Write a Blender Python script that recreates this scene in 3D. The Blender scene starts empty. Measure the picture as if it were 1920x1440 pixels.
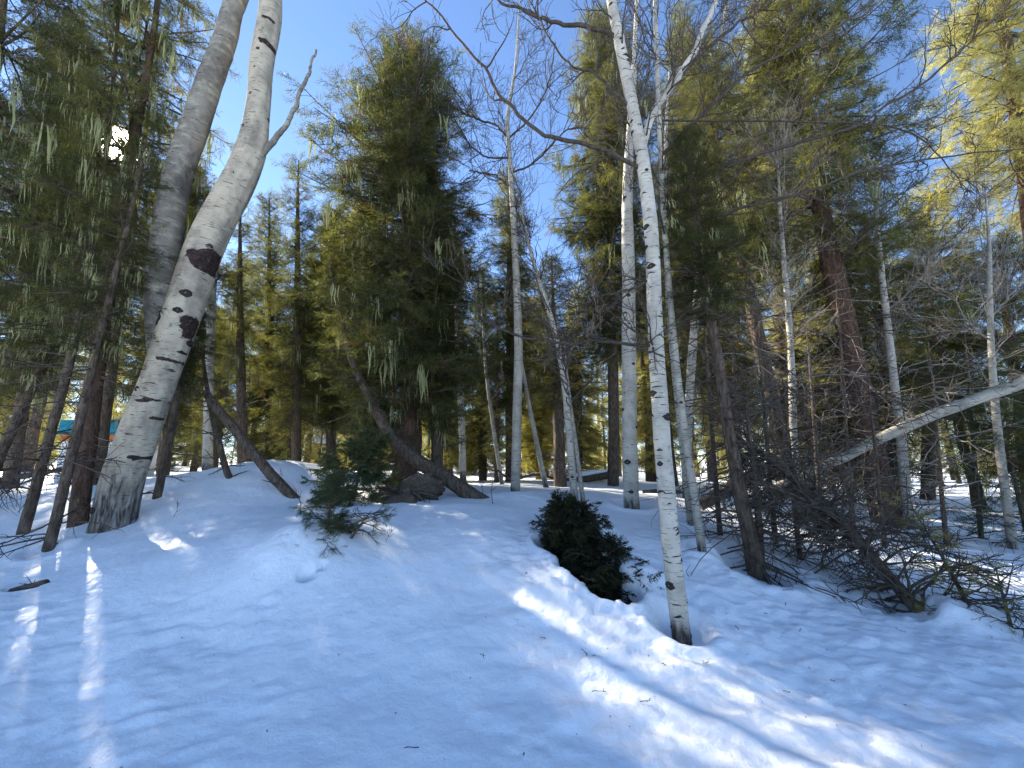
import bpy, math, random
import numpy as np
from mathutils import Vector

# ------------------------------------------------------------------ camera / light / exposure
SC = bpy.context.scene
COL = SC.collection
W, Hh, F = 1920.0, 1440.0, 721.0          # photograph size and focal length in its pixels
PITCH = math.radians(11.7)
CAMZ = 1.6
SUN_AZ = math.radians(49.9)               # to the left of the view direction (+Y)
SUN_EL = math.radians(31.4)
EXPOSURE = 1.84
SKY = 0.105
SUNP = 5.0

cd = bpy.data.cameras.new('camera'); cam = bpy.data.objects.new('camera', cd); COL.objects.link(cam)
cd.sensor_width = 36.0; cd.lens = 36.0 * F / W; cd.clip_start = 0.05; cd.clip_end = 3000
cam.location = (0, 0, CAMZ); cam.rotation_euler = (math.pi / 2 + PITCH, 0, 0)
SC.camera = cam

sun_dir = Vector((-math.sin(SUN_AZ) * math.cos(SUN_EL), math.cos(SUN_AZ) * math.cos(SUN_EL), math.sin(SUN_EL)))
world = bpy.data.worlds.new('World'); SC.world = world; world.use_nodes = True
nt = world.node_tree; nt.nodes.clear()
sky = nt.nodes.new('ShaderNodeTexSky'); sky.sky_type = 'NISHITA'; sky.sun_disc = False
sky.sun_elevation = SUN_EL; sky.sun_rotation = -SUN_AZ
sky.altitude = 2600; sky.air_density = 1.0; sky.dust_density = .15; sky.ozone_density = 3.4
bg = nt.nodes.new('ShaderNodeBackground'); bg.inputs['Strength'].default_value = SKY
# the sun itself with its small bright aureole, at its real direction in the sky
tc = nt.nodes.new('ShaderNodeTexCoord')
dot = nt.nodes.new('ShaderNodeVectorMath'); dot.operation = 'DOT_PRODUCT'; dot.inputs[1].default_value = sun_dir
mr = nt.nodes.new('ShaderNodeMapRange'); mr.inputs['From Min'].default_value = math.cos(math.radians(1.9))
mr.inputs['From Max'].default_value = math.cos(math.radians(0.4)); mr.inputs['To Max'].default_value = 30.0
mr.interpolation_type = 'SMOOTHSTEP'
bg2 = nt.nodes.new('ShaderNodeBackground'); bg2.inputs['Color'].default_value = (1, .9, .74, 1)
addn = nt.nodes.new('ShaderNodeAddShader'); wo = nt.nodes.new('ShaderNodeOutputWorld')
nt.links.new(tc.outputs['Generated'], dot.inputs[0]); nt.links.new(dot.outputs['Value'], mr.inputs['Value'])
nt.links.new(mr.outputs['Result'], bg2.inputs['Strength'])
nt.links.new(sky.outputs['Color'], bg.inputs['Color']); nt.links.new(bg.outputs[0], addn.inputs[0])
nt.links.new(bg2.outputs[0], addn.inputs[1]); nt.links.new(addn.outputs[0], wo.inputs['Surface'])

sl = bpy.data.lights.new('sun', 'SUN'); sl.energy = SUNP; sl.angle = math.radians(0.5); sl.color = (1.0, .93, .80)
so = bpy.data.objects.new('sun', sl); COL.objects.link(so); so.location = (-20, 20, 30)
so.rotation_euler = sun_dir.to_track_quat('Z', 'Y').to_euler()

vs = SC.view_settings; vs.view_transform = 'Standard'; vs.look = 'None'; vs.exposure = EXPOSURE; vs.gamma = 1
vs.use_curve_mapping = False
cy = SC.cycles
cy.max_bounces = 4; cy.diffuse_bounces = 2; cy.glossy_bounces = 2; cy.transmission_bounces = 3
cy.transparent_max_bounces = 4; cy.use_denoising = True; cy.denoising_prefilter = 'ACCURATE'; cy.use_adaptive_sampling = True
cy.adaptive_threshold = 0.025; cy.sample_clamp_indirect = 6.0; cy.caustics_reflective = False; cy.caustics_refractive = False

RNG = np.random.default_rng(7)
CP, SP = math.cos(PITCH), math.sin(PITCH)

# ------------------------------------------------------------------ pixel -> ray
def ray(px, py):
    xn, yn = (px - W / 2) / F, (Hh / 2 - py) / F
    return np.array([xn, CP - yn * SP, yn * CP + SP])     # world direction for unit axis depth

def at_z(px, py, z):
    r = ray(px, py); t = (z - CAMZ) / r[2]
    return np.array([r[0] * t, r[1] * t, z])

def at_y(px, py, Y):
    r = ray(px, py); t = Y / r[1]
    return np.array([r[0] * t, Y, CAMZ + r[2] * t])

def to_px(p):
    x, y, z = p[0], p[1], p[2] - CAMZ
    d = y * CP + z * SP; u = -y * SP + z * CP
    return W / 2 + F * x / d, Hh / 2 - F * u / d

# ------------------------------------------------------------------ noise
def _hash(ix, iy, s):
    h = (ix * 374761393 + iy * 668265263 + s * 974711) & 0xffffffff
    h = ((h ^ (h >> 13)) * 1274126177) & 0xffffffff
    return ((h ^ (h >> 16)) & 0xffff) / 65535.0

def vnoise(x, y, s=0):
    ix = np.floor(x).astype(np.int64); iy = np.floor(y).astype(np.int64)
    fx = x - ix; fy = y - iy
    fx = fx * fx * fx * (fx * (6 * fx - 15) + 10); fy = fy * fy * fy * (fy * (6 * fy - 15) + 10)
    a = _hash(ix, iy, s); b = _hash(ix + 1, iy, s); c = _hash(ix, iy + 1, s); d = _hash(ix + 1, iy + 1, s)
    return (a + (b - a) * fx) * (1 - fy) + (c + (d - c) * fx) * fy - .5

def fbm(x, y, s=0, o=3):
    v = 0; a = 1.0
    for k in range(o):
        v = v + a * vnoise(x * 2 ** k + 17.3 * k, y * 2 ** k - 9.1 * k, s + k); a *= .5
    return v

# ------------------------------------------------------------------ terrain
_cp = []
for px, py, z in [(0, 1440, .0), (480, 1440, .0), (960, 1440, .0), (1440, 1440, .0), (1920, 1440, .0),
                  (0, 1250, .20), (300, 1200, .22), (700, 1250, .12), (1000, 1280, .06), (1280, 1195, .12), (1600, 1250, .05),
                  (1900, 1250, .05), (60, 1110, .40), (300, 1080, .50), (450, 1000, .76), (250, 985, .74), (90, 1035, .54),
                  (30, 1002, .62), (150, 1000, .68), (600, 1040, .64), (560, 1000, .78), (560, 942, .96), (440, 950, .94),
                  (700, 1000, .78), (800, 1050, .55), (900, 1100, .40),
                  (820, 935, .98), (920, 948, .95), (965, 925, .98), (1000, 990, .72), (1080, 1150, .28), (1180, 1150, .26),
                  (1185, 952, .84), (1240, 1000, .62), (1300, 1000, .60), (1318, 1042, .46), (1420, 1066, .36), (1500, 1100, .24),
                  (1660, 977, .36), (1705, 992, .33), (1600, 1040, .30), (1735, 1165, .10), (1850, 1180, .08), (1895, 1032, .20),
                  (1100, 893, .92), (1300, 905, .72), (700, 905, 1.02), (1500, 915, .50), (1750, 930, .25), (1890, 925, .15)]:
    _cp.append(at_z(px, py, z))
for x, y, z in [(-8, 9, 1.3), (-9, 6, .78), (-6.2, 7.9, 1.46), (-5.2, 7.6, 1.52), (-4.2, 7.8, 1.50), (-3.3, 8.2, 1.34), (-4, 9.5, 1.45), (-7.4, 7.3, 1.05), (-12, 12, 1.1), (-10, 16, 1.15), (0, 0, 0), (-6, 0, .0), (6, 0, 0), (0, -8, -.1),
                (-10, -8, 0), (10, -8, -.1), (-14, 4, .6), (12, 4, -.1), (20, 10, -.1), (25, 25, .0), (0, 40, 1.0), (-25, 35, 1.2),
                (28, 45, .2), (-25, 15, 1.1), (0, 70, 1.5), (-40, 70, 2.), (45, 70, .8), (-60, 30, 1.5), (60, 25, 0), (-60, -20, 0), (60, -20, -.3)]:
    _cp.append(np.array([x, y, z]))
_cp = np.array(_cp)
def _phi(r2): return np.where(r2 > 1e-12, .5 * r2 * np.log(np.maximum(r2, 1e-12)), 0)
def _warp(x, y):               # compress distance so the interpolation stays calm far away
    r = np.sqrt(x * x + y * y) + 1e-6; k = np.arcsinh(r / 6.0) * 6.0 / r
    return x * k, y * k
_wx, _wy = _warp(_cp[:, 0], _cp[:, 1]); _n = len(_cp)
_K = _phi((_wx[:, None] - _wx) ** 2 + (_wy[:, None] - _wy) ** 2) + np.eye(_n) * .25
_Pm = np.stack([np.ones(_n), _wx, _wy], 1)
_A = np.block([[_K, _Pm], [_Pm.T, np.zeros((3, 3))]])
_sol = np.linalg.solve(_A, np.concatenate([_cp[:, 2], np.zeros(3)]))

def base_h(x, y):
    x = np.asarray(x, float); y = np.asarray(y, float)
    sh = x.shape; x = x.ravel(); y = y.ravel()
    wx, wy = _warp(x, y); out = _sol[_n] + _sol[_n + 1] * wx + _sol[_n + 2] * wy
    for i in range(_n):
        out = out + _sol[i] * _phi((wx - _wx[i]) ** 2 + (wy - _wy[i]) ** 2)
    far = np.clip((np.sqrt(x * x + y * y) - 80) / 200, 0, 1)
    out = out * (1 - far) + 1.5 * far
    return out.reshape(sh)

def ground(px, py):
    """where the ray of a pixel meets the snow"""
    r = ray(px, py); ts = np.concatenate([np.arange(1.2, 15, .03), np.arange(15, 70, .2)])
    d = CAMZ + r[2] * ts - base_h(r[0] * ts, r[1] * ts)
    k = np.argmax(d < 0)
    if not (d < 0).any(): k = len(ts) - 1
    t = ts[k]; return np.array([r[0] * t, r[1] * t, float(base_h(r[0] * t, r[1] * t))])

def stand(px, Y):
    """ground point straight ahead of a pixel column, Y metres forward (uses the ray near the horizon)"""
    x = (px - W / 2) / F * (Y * CP); z = float(base_h(x, Y))
    for _ in range(3):
        d = Y * CP + (z - CAMZ) * SP; x = (px - W / 2) / F * d; z = float(base_h(x, Y))
    return np.array([x, Y, z])

def sstep(a, b, x):
    t = np.clip((x - a) / (b - a), 0, 1); return t * t * (3 - 2 * t)

PIT = [(ground(1062, 1035), .36), (ground(1110, 1075), .36), (ground(1160, 1115), .30)]
WELLS = []      # (x, y, radius, depth) tree wells melted round trunks, filled in later
MOUNDS = [(ground(558, 1032), .50, .24), (ground(1790, 1165), .34, .20), (ground(1215, 1095), .26, .13),
          (ground(1125, 1000), .22, .14), (ground(1040, 1110), .25, .05), (ground(985, 935), .5, .10)]
DIMPLES = [(ground(577, 1082), .085, .13), (ground(602, 1072), .05, .06), (ground(48, 1100), .15, .20), (ground(527, 1038), .03, .03),
           (ground(1690, 1140), .32, .10)]

def full_h(x, y):
    z = base_h(x, y)
    d = np.sqrt(x * x + y * y)
    near = 1 - sstep(12, 25, d)
    z = z + (.075 * fbm(x / 1.7, y / 1.7, 3) + .028 * fbm(x / .5, y / .5, 11)) * near + .25 * fbm(x / 9, y / 9, 5) * sstep(9, 20, d)
    smooth_bank = sstep(.25, .55, base_h(x, y) + .2 * fbm(x / 1.2, y / 1.2, 21)) * sstep(.5, -1.0, x) * (1 - sstep(7, 9, y))
    # wind and melt ripples on the packed snow, footprints and crust on the right
    rx, ry = x * .93 + y * .37, -x * .37 + y * .93
    rip = fbm(rx / .16, ry / .07, 31, 2)
    z = z + .022 * rip * near * (1 - smooth_bank) * sstep(.0, -2.2, x + .15 * y - 0.2)
    rough = sstep(-.9, .3, x + .5 * fbm(x / .8, y / .8, 44)) * (1 - sstep(4.6, 6.5, y))
    z = z + rough * near * (.034 * fbm(x / .20, y / .16, 51, 3) + .016 * np.abs(fbm(x / .09, y / .09, 61, 2)))
    z = z + (1 - smooth_bank) * near * .010 * fbm(x / .11, y / .09, 71, 2)
    for p, r, h in MOUNDS:
        q = np.sqrt((x - p[0]) ** 2 + (y - p[1]) ** 2) / r + .25 * vnoise(x * 5, y * 5, 81)
        z = z + h * np.exp(-q * q * 1.2)
    for p, r, h in DIMPLES:
        q = np.sqrt((x - p[0]) ** 2 + (y - p[1]) ** 2) / r + .3 * vnoise(x * 12, y * 12, 91)
        z = z - h * (1 - sstep(.55, 1.05, q))
    # the hollow melted under the buried young fir
    m = np.full_like(z, 9.0)
    for p, r in PIT:
        q = np.sqrt((x - p[0]) ** 2 + ((y - p[1]) * 1.15) ** 2) / r
        m = np.minimum(m, q)
    m = m + .28 * vnoise(x * 6, y * 6, 95) + .12 * vnoise(x * 15, y * 15, 96)
    z = z - .62 * (1 - sstep(.72, 1.0, m)) + .05 * np.exp(-((m - 1.15) / .2) ** 2)
    for wx, wy, wr, wd in WELLS:
        q = np.sqrt((x - wx) ** 2 + (y - wy) ** 2) / wr + .15 * vnoise(x * 9, y * 9, 97)
        z = z - wd * (1 - sstep(.7, 1.5, q)) + wd * .35 * np.exp(-((q - 1.8) / .4) ** 2)
    return z

# ------------------------------------------------------------------ mesh collecting
class MB:
    def __init__(s): s.v = []; s.f = []; s.a = []; s.h = []; s.n = 0
    def add(s, v, f, tint=0.5, hgt=0.0):
        v = np.asarray(v, np.float32).reshape(-1, 3); f = np.asarray(f, np.int64)
        s.v.append(v); s.f.append(f + s.n)
        s.a.append(np.broadcast_to(np.asarray(tint, np.float32).ravel(), (len(v),)).copy())
        s.h.append(np.broadcast_to(np.asarray(hgt, np.float32).ravel(), (len(v),)).copy())
        s.n += len(v); return s
    def mesh(s, name, mat, smooth=True):
        me = bpy.data.meshes.new(name)
        v = np.concatenate(s.v); me.vertices.add(len(v)); me.vertices.foreach_set('co', v.ravel())
        loops = np.concatenate([f.ravel() for f in s.f]); tot = np.concatenate([np.full(len(f), f.shape[1]) for f in s.f])
        me.loops.add(len(loops)); me.loops.foreach_set('vertex_index', loops.astype(np.int32))
        st = np.concatenate([[0], np.cumsum(tot)[:-1]])
        me.polygons.add(len(tot)); me.polygons.foreach_set('loop_start', st.astype(np.int32))
        me.polygons.foreach_set('use_smooth', np.full(len(tot), smooth))
        at = me.attributes.new('tint', 'FLOAT', 'POINT'); at.data.foreach_set('value', np.concatenate(s.a))
        at = me.attributes.new('hgt', 'FLOAT', 'POINT'); at.data.foreach_set('value', np.concatenate(s.h))
        me.materials.append(mat); me.update(calc_edges=True); return me
    def build(s, name, mat, parent=None, smooth=True):
        return link(name, s.mesh(name, mat, smooth), parent)

def link(name, me, parent=None):
    o = bpy.data.objects.new(name, me); COL.objects.link(o)
    if parent: o.parent = parent
    return o

def tag(o, label=None, cat=None, group=None, kind=None):
    if label: o['label'] = label
    if cat: o['category'] = cat
    if group: o['group'] = group
    if kind: o['kind'] = kind
    return o

def empty(name, loc, label, cat, group=None, rz=0, sc=1):
    o = bpy.data.objects.new(name, None); COL.objects.link(o); o.empty_display_size = .2
    o.location = tuple(float(c) for c in loc); o.rotation_euler = (0, 0, rz); o.scale = (sc, sc, sc)
    return tag(o, label, cat, group)

def norm(a): return a / (np.linalg.norm(a, axis=-1, keepdims=True) + 1e-9)

def tubes(mb, pts, rad, k=4, tint=.5, hgt=None, lump=0.0, cap=False):
    """pts (N,n,3), rad (N,n): all polylines at once"""
    pts = np.asarray(pts, float); rad = np.asarray(rad, float)
    if pts.ndim == 2: pts = pts[None]; rad = rad[None]
    N, n, _ = pts.shape
    t = norm(np.gradient(pts, axis=1))
    mean = norm(pts[:, -1] - pts[:, 0])
    ref = np.where(np.abs(mean[:, 2:3]) > .8, np.array([[1., 0, 0]]), np.array([[0, 0, 1.]]))
    u = norm(np.cross(t, ref[:, None, :])); w = np.cross(t, u)
    ang = np.arange(k) / k * 2 * math.pi
    r = rad[:, :, None]
    if lump:
        ii = (np.concatenate([[0], np.cumsum(np.linalg.norm(np.diff(pts[0], axis=0), axis=1))]) / (max(.03, float(rad.mean())) * 5))[None, :, None]; aa = ang[None, None, :]
        ca, sa = np.cos(aa), np.sin(aa)
        seed = RNG.uniform(0, 50)
        r = r * (1 + lump * 2 * (fbm(ca * 1.6 + seed + ii * 0, sa * 1.6 + ii * 1.0, 5, 2) + vnoise(ca * 4 + seed, sa * 4 + ii * 2.2, 8) * .5))
    v = pts[:, :, None, :] + r[..., None] * (np.cos(ang)[None, None, :, None] * u[:, :, None, :] + np.sin(ang)[None, None, :, None] * w[:, :, None, :])
    idx = np.arange(N * n * k).reshape(N, n, k)
    a = idx[:, :-1, :]; b = np.roll(idx, -1, 2)[:, :-1, :]; c = np.roll(idx, -1, 2)[:, 1:, :]; d = idx[:, 1:, :]
    f = np.stack([a, b, c, d], -1).reshape(-1, 4)
    tv = np.broadcast_to(np.asarray(tint, float).reshape(-1, 1, 1), (N, n, k)) if np.ndim(tint) else tint
    if hgt is None: hg = 0
    else: hg = np.broadcast_to(np.asarray(hgt, float)[..., :, None] if np.ndim(hgt) else hgt, (N, n, k))
    base = mb.n
    mb.add(v, f, np.asarray(tv).ravel(), np.asarray(hg).ravel())
    if cap:
        for row in (idx[:, 0, :], idx[:, -1, :]):
            if k == 4: mb.f.append(row.reshape(-1, 4) + base)
            else:
                mb.f.append(np.stack([np.repeat(row[:, :1], k - 2, 1), row[:, 1:-1], row[:, 2:]], -1).reshape(-1, 3) + base)
    return mb

def spline(P, m):
    """Catmull-Rom resample of control rows (any columns)"""
    P = np.asarray(P, float); n = len(P)
    if n == 2: return P[0] + (P[1] - P[0]) * np.linspace(0, 1, m)[:, None]
    Q = np.vstack([2 * P[0] - P[1], P, 2 * P[-1] - P[-2]])
    out = []
    for s in np.linspace(0, n - 1 - 1e-6, m):
        i = int(s); t = s - i; a, b, c, d = Q[i:i + 4]
        out.append(.5 * (2 * b + (c - a) * t + (2 * a - 5 * b + 4 * c - d) * t * t + (3 * b - a - 3 * c + d) * t ** 3))
    return np.array(out)

def trace(pix, Y, dY=0.0, tip=None, m=40):
    """pixel outline [(px,py,width)] of a stem standing Y metres ahead -> points, radii (real size at that distance)"""
    out = []
    for i, (px, py, w) in enumerate(pix):
        yy = Y + dY * i / max(1, len(pix) - 1)
        p = at_y(px, py, yy); d = p[1] * CP + (p[2] - CAMZ) * SP
        out.append([*p, w * .5 / F * d * math.cos(math.atan((px - W / 2) / F))])
    s = spline(out, m); return s[:, :3], np.maximum(s[:, 3], .002)

def grow(P, D, L, n, wander, trop, rng=None, late=0.0):
    rng = rng or RNG
    P = np.asarray(P, float); D = norm(np.asarray(D, float)); N = len(P)
    pts = np.zeros((N, n, 3)); pts[:, 0] = P; d = D.copy(); step = (np.asarray(L, float) / (n - 1))[:, None]
    for i in range(1, n):
        d = norm(d + rng.normal(0, wander, (N, 3)) + np.asarray(trop) * (1 + late * i / n))
        pts[:, i] = pts[:, i - 1] + d * step
    return pts

def sample(pts, pi, t):
    n = pts.shape[1]; s = np.clip(t, 0, .9999) * (n - 1); i = s.astype(int); f = (s - i)[:, None]
    a = pts[pi, i]; b = pts[pi, i + 1]
    return a + (b - a) * f, norm(b - a)

def side_dirs(T, ang, rng=None):
    rng = rng or RNG
    r = rng.normal(size=T.shape); r = norm(r - (r * T).sum(-1, keepdims=True) * T)
    a = np.asarray(ang)[:, None]
    return T * np.cos(a) + r * np.sin(a)

# ------------------------------------------------------------------ materials
def new_mat(name):
    m = bpy.data.materials.new(name); m.use_nodes = True; t = m.node_tree; t.nodes.clear()
    o = t.nodes.new('ShaderNodeOutputMaterial'); return m, t, o
def N_(t, kind, **kw):
    n = t.nodes.new(kind)
    for k, v in kw.items():
        if k in n.inputs: n.inputs[k].default_value = v
        else: setattr(n, k, v)
    return n
def ramp(t, fac, stops, interp='LINEAR'):
    r = t.nodes.new('ShaderNodeValToRGB'); r.color_ramp.interpolation = interp
    e = r.color_ramp.elements
    while len(e) > len(stops): e.remove(e[-1])
    while len(e) < len(stops): e.new(.5)
    for el, (p, c) in zip(e, stops):
        el.position = p; el.color = c if len(c) == 4 else (*c, 1)
    t.links.new(fac, r.inputs[0]); return r.outputs['Color']
def g(v): return (v, v, v, 1)
def noise(t, vec, scale, detail=4, rough=.55, dist=0.0):
    n = t.nodes.new('ShaderNodeTexNoise'); n.inputs['Scale'].default_value = scale; n.inputs['Detail'].default_value = detail
    n.inputs['Roughness'].default_value = rough; n.inputs['Distortion'].default_value = dist
    t.links.new(vec, n.inputs['Vector']); return n.outputs['Fac']
def stretch(t, vec, s):
    m = t.nodes.new('ShaderNodeMapping'); m.inputs['Scale'].default_value = s; t.links.new(vec, m.inputs['Vector']); return m.outputs[0]
def mix(t, fac, a, b, mode='MIX'):
    m = t.nodes.new('ShaderNodeMix'); m.data_type = 'RGBA'; m.blend_type = mode
    if hasattr(fac, 'links'): t.links.new(fac, m.inputs[0])
    else: m.inputs[0].default_value = fac
    for s, v in ((6, a), (7, b)):
        if hasattr(v, 'links'): t.links.new(v, m.inputs[s])
        else: m.inputs[s].default_value = v if len(v) == 4 else (*v, 1)
    return m.outputs[2]
def bump(t, h, strength, dist):
    b = t.nodes.new('ShaderNodeBump'); b.inputs['Strength'].default_value = strength; b.inputs['Distance'].default_value = dist
    t.links.new(h, b.inputs['Height']); return b.outputs[0]
def princ(t, out, color, rough=.8, nrm=None, spec=.3):
    p = t.nodes.new('ShaderNodeBsdfPrincipled'); p.inputs['Roughness'].default_value = rough
    p.inputs['Specular IOR Level'].default_value = spec
    if hasattr(color, 'links'): t.links.new(color, p.inputs['Base Color'])
    else: p.inputs['Base Color'].default_value = color if len(color) == 4 else (*color, 1)
    if nrm is not None: t.links.new(nrm, p.inputs['Normal'])
    t.links.new(p.outputs[0], out.inputs['Surface']); return p
def attr(t, n):
    a = t.nodes.new('ShaderNodeAttribute'); a.attribute_name = n; return a.outputs['Fac']
def objc(t): return t.nodes.new('ShaderNodeTexCoord').outputs['Object']
def math_(t, op, a, b):
    m = t.nodes.new('ShaderNodeMath'); m.operation = op
    for i, v in enumerate((a, b)):
        if hasattr(v, 'links'): t.links.new(v, m.inputs[i])
        else: m.inputs[i].default_value = v
    return m.outputs[0]

def mat_snow():
    m, t, o = new_mat('snow'); c = objc(t)
    n1 = noise(t, c, 14, 6, .6); n2 = noise(t, c, 90, 4, .6); n3 = noise(t, c, 3.0, 3)
    h = math_(t, 'ADD', math_(t, 'MULTIPLY', n1, 1.0), math_(t, 'MULTIPLY', n2, .22))
    col = ramp(t, n3, [(.3, (.83, .86, .90)), (.7, (.88, .89, .91))])
    p = princ(t, o, col, .55, bump(t, h, .5, .03), .25)
    return m

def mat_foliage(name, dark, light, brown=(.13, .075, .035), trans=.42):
    """needles; dark and light are each three tones (dark fir, common fir, sunlit golden fir) chosen by the object's own colour"""
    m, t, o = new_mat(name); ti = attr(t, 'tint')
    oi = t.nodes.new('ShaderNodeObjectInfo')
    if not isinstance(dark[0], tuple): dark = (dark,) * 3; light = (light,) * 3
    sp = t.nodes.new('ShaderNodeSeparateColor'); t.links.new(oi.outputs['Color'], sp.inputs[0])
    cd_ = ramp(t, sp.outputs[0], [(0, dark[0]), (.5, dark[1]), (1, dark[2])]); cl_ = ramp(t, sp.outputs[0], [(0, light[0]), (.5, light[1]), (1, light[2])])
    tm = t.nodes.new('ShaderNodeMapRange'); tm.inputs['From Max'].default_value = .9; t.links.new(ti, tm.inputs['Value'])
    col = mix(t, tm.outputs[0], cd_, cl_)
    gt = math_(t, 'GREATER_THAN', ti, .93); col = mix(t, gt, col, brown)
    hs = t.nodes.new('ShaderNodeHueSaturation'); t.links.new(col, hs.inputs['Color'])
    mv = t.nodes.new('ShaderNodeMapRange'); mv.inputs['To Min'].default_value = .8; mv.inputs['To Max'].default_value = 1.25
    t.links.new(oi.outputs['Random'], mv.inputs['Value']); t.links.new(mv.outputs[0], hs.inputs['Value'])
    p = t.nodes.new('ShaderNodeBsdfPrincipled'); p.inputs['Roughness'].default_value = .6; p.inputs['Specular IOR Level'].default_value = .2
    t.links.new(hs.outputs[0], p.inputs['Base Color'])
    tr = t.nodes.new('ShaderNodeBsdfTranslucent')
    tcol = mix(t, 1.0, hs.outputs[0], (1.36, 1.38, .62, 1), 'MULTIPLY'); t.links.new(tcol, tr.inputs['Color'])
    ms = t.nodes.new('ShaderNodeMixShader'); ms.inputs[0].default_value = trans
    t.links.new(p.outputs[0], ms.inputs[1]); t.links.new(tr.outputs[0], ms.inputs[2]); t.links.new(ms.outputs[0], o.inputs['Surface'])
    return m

def mat_bark(name, a, b, red=None, scale=1.0):
    m, t, o = new_mat(name); c = objc(t)
    s = stretch(t, c, (16 * scale, 16 * scale, 4 * scale))
    n = noise(t, s, 1.6, 6, .65, .4); n2 = noise(t, c, 2.2, 3); n3 = noise(t, c, 40, 3)
    col = ramp(t, n, [(.3, tuple(x * .35 for x in a)), (.48, a), (.7, b)])
    if red: col = mix(t, ramp(t, n2, [(.45, g(0)), (.62, g(.5))]), col, red)
    col = mix(t, ramp(t, n3, [(.62, g(0)), (.72, g(.5))]), col, (.22, .23, .17))   # lichen flecks
    princ(t, o, col, .9, bump(t, n, .9, .03), .15); return m

def mat_aspen(name, pale=(.58, .55, .47), furrow=1.2, line=1.0, mottle=0.0):
    """pale bark with black dashes; the foot of an old stem is grey furrowed bark"""
    m, t, o = new_mat(name); c = objc(t); hg = attr(t, 'hgt')
    n0 = noise(t, c, 3.5, 4)
    nz = noise(t, stretch(t, c, (2.2, 2.2, 5)), 2, 4)
    col = ramp(t, n0, [(.3, tuple(x * .70 for x in pale)), (.5, pale), (.72, tuple(min(1, x * 1.18) for x in pale))])
    green = ramp(t, nz, [(.5, g(0)), (.68, g(.5))]); col = mix(t, green, col, (.42, .42, .30))
    if mottle:
        mn = noise(t, stretch(t, c, (1, 1, .6)), 2.6, 5, .65); col = mix(t, ramp(t, mn, [(.47, g(0)), (.62, g(mottle))]), col, (.085, .075, .066))
    d1 = noise(t, stretch(t, c, (5.5, 5.5, 46)), 1.3, 3, .5, .25)
    d2 = noise(t, stretch(t, c, (10, 10, 120)), 1.0, 2, .5, .2)
    lines = ramp(t, d1, [(.635, g(0)), (.665, g(line))]); fine = ramp(t, d2, [(.62, g(0)), (.67, g(.55 * line))])
    col = mix(t, fine, col, (.10, .09, .08)); col = mix(t, lines, col, (.035, .03, .028))
    blot = noise(t, stretch(t, c, (6, 6, 9)), 1.4, 4, .6); col = mix(t, ramp(t, blot, [(.70, g(0)), (.74, g(.9))]), col, (.03, .026, .024))
    fur = noise(t, stretch(t, c, (17, 17, 3.2)), 1.1, 5, .6, .6)
    rough_col = ramp(t, fur, [(.40, (.035, .03, .026)), (.5, (.13, .115, .10)), (.66, (.30, .28, .25))])
    fm = t.nodes.new('ShaderNodeMapRange'); fm.inputs['From Min'].default_value = furrow; fm.inputs['From Max'].default_value = furrow * .45
    t.links.new(math_(t, 'ADD', hg, math_(t, 'MULTIPLY', math_(t, 'SUBTRACT', noise(t, stretch(t, c, (7, 7, 3)), 1, 4), .5), furrow * 1.3)), fm.inputs['Value'])
    col = mix(t, fm.outputs[0], col, rough_col)
    wn = noise(t, c, 26, 5, .7, .5); wc = ramp(t, wn, [(.40, (.010, .008, .007)), (.54, (.034, .019, .016)), (.70, (.11, .07, .055))])
    wm = math_(t, 'ADD', attr(t, 'tint'), math_(t, 'MULTIPLY', math_(t, 'SUBTRACT', noise(t, c, 9, 6, .7, .6), .5), 1.5)); wm = math_(t, 'MULTIPLY', ramp(t, wm, [(.42, g(0)), (.62, g(1))]), ramp(t, attr(t, 'tint'), [(.02, g(0)), (.2, g(1))]))
    col = mix(t, wm, col, wc)
    hb = math_(t, 'SUBTRACT', math_(t, 'MULTIPLY', fur, fm.outputs[0]), math_(t, 'MULTIPLY', d1, .35))
    princ(t, o, col, .75, bump(t, hb, .8, .03), .25); return m

def mat_plain(name, a, b, scale=20, rough=.85, bs=.4):
    m, t, o = new_mat(name); c = objc(t); n = noise(t, c, scale, 5)
    princ(t, o, ramp(t, n, [(.32, a), (.68, b)]), rough, bump(t, n, bs, .01), .2); return m

def mat_lichen():
    m, t, o = new_mat('hanging_lichen'); ti = attr(t, 'tint')
    col = ramp(t, ti, [(0, (.20, .21, .10)), (1, (.40, .42, .22))])
    p = t.nodes.new('ShaderNodeBsdfDiffuse'); t.links.new(col, p.inputs[0])
    tr = t.nodes.new('ShaderNodeBsdfTranslucent'); t.links.new(col, tr.inputs[0])
    ms = t.nodes.new('ShaderNodeMixShader'); ms.inputs[0].default_value = .4
    t.links.new(p.outputs[0], ms.inputs[1]); t.links.new(tr.outputs[0], ms.inputs[2]); t.links.new(ms.outputs[0], o.inputs['Surface']); return m

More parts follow.
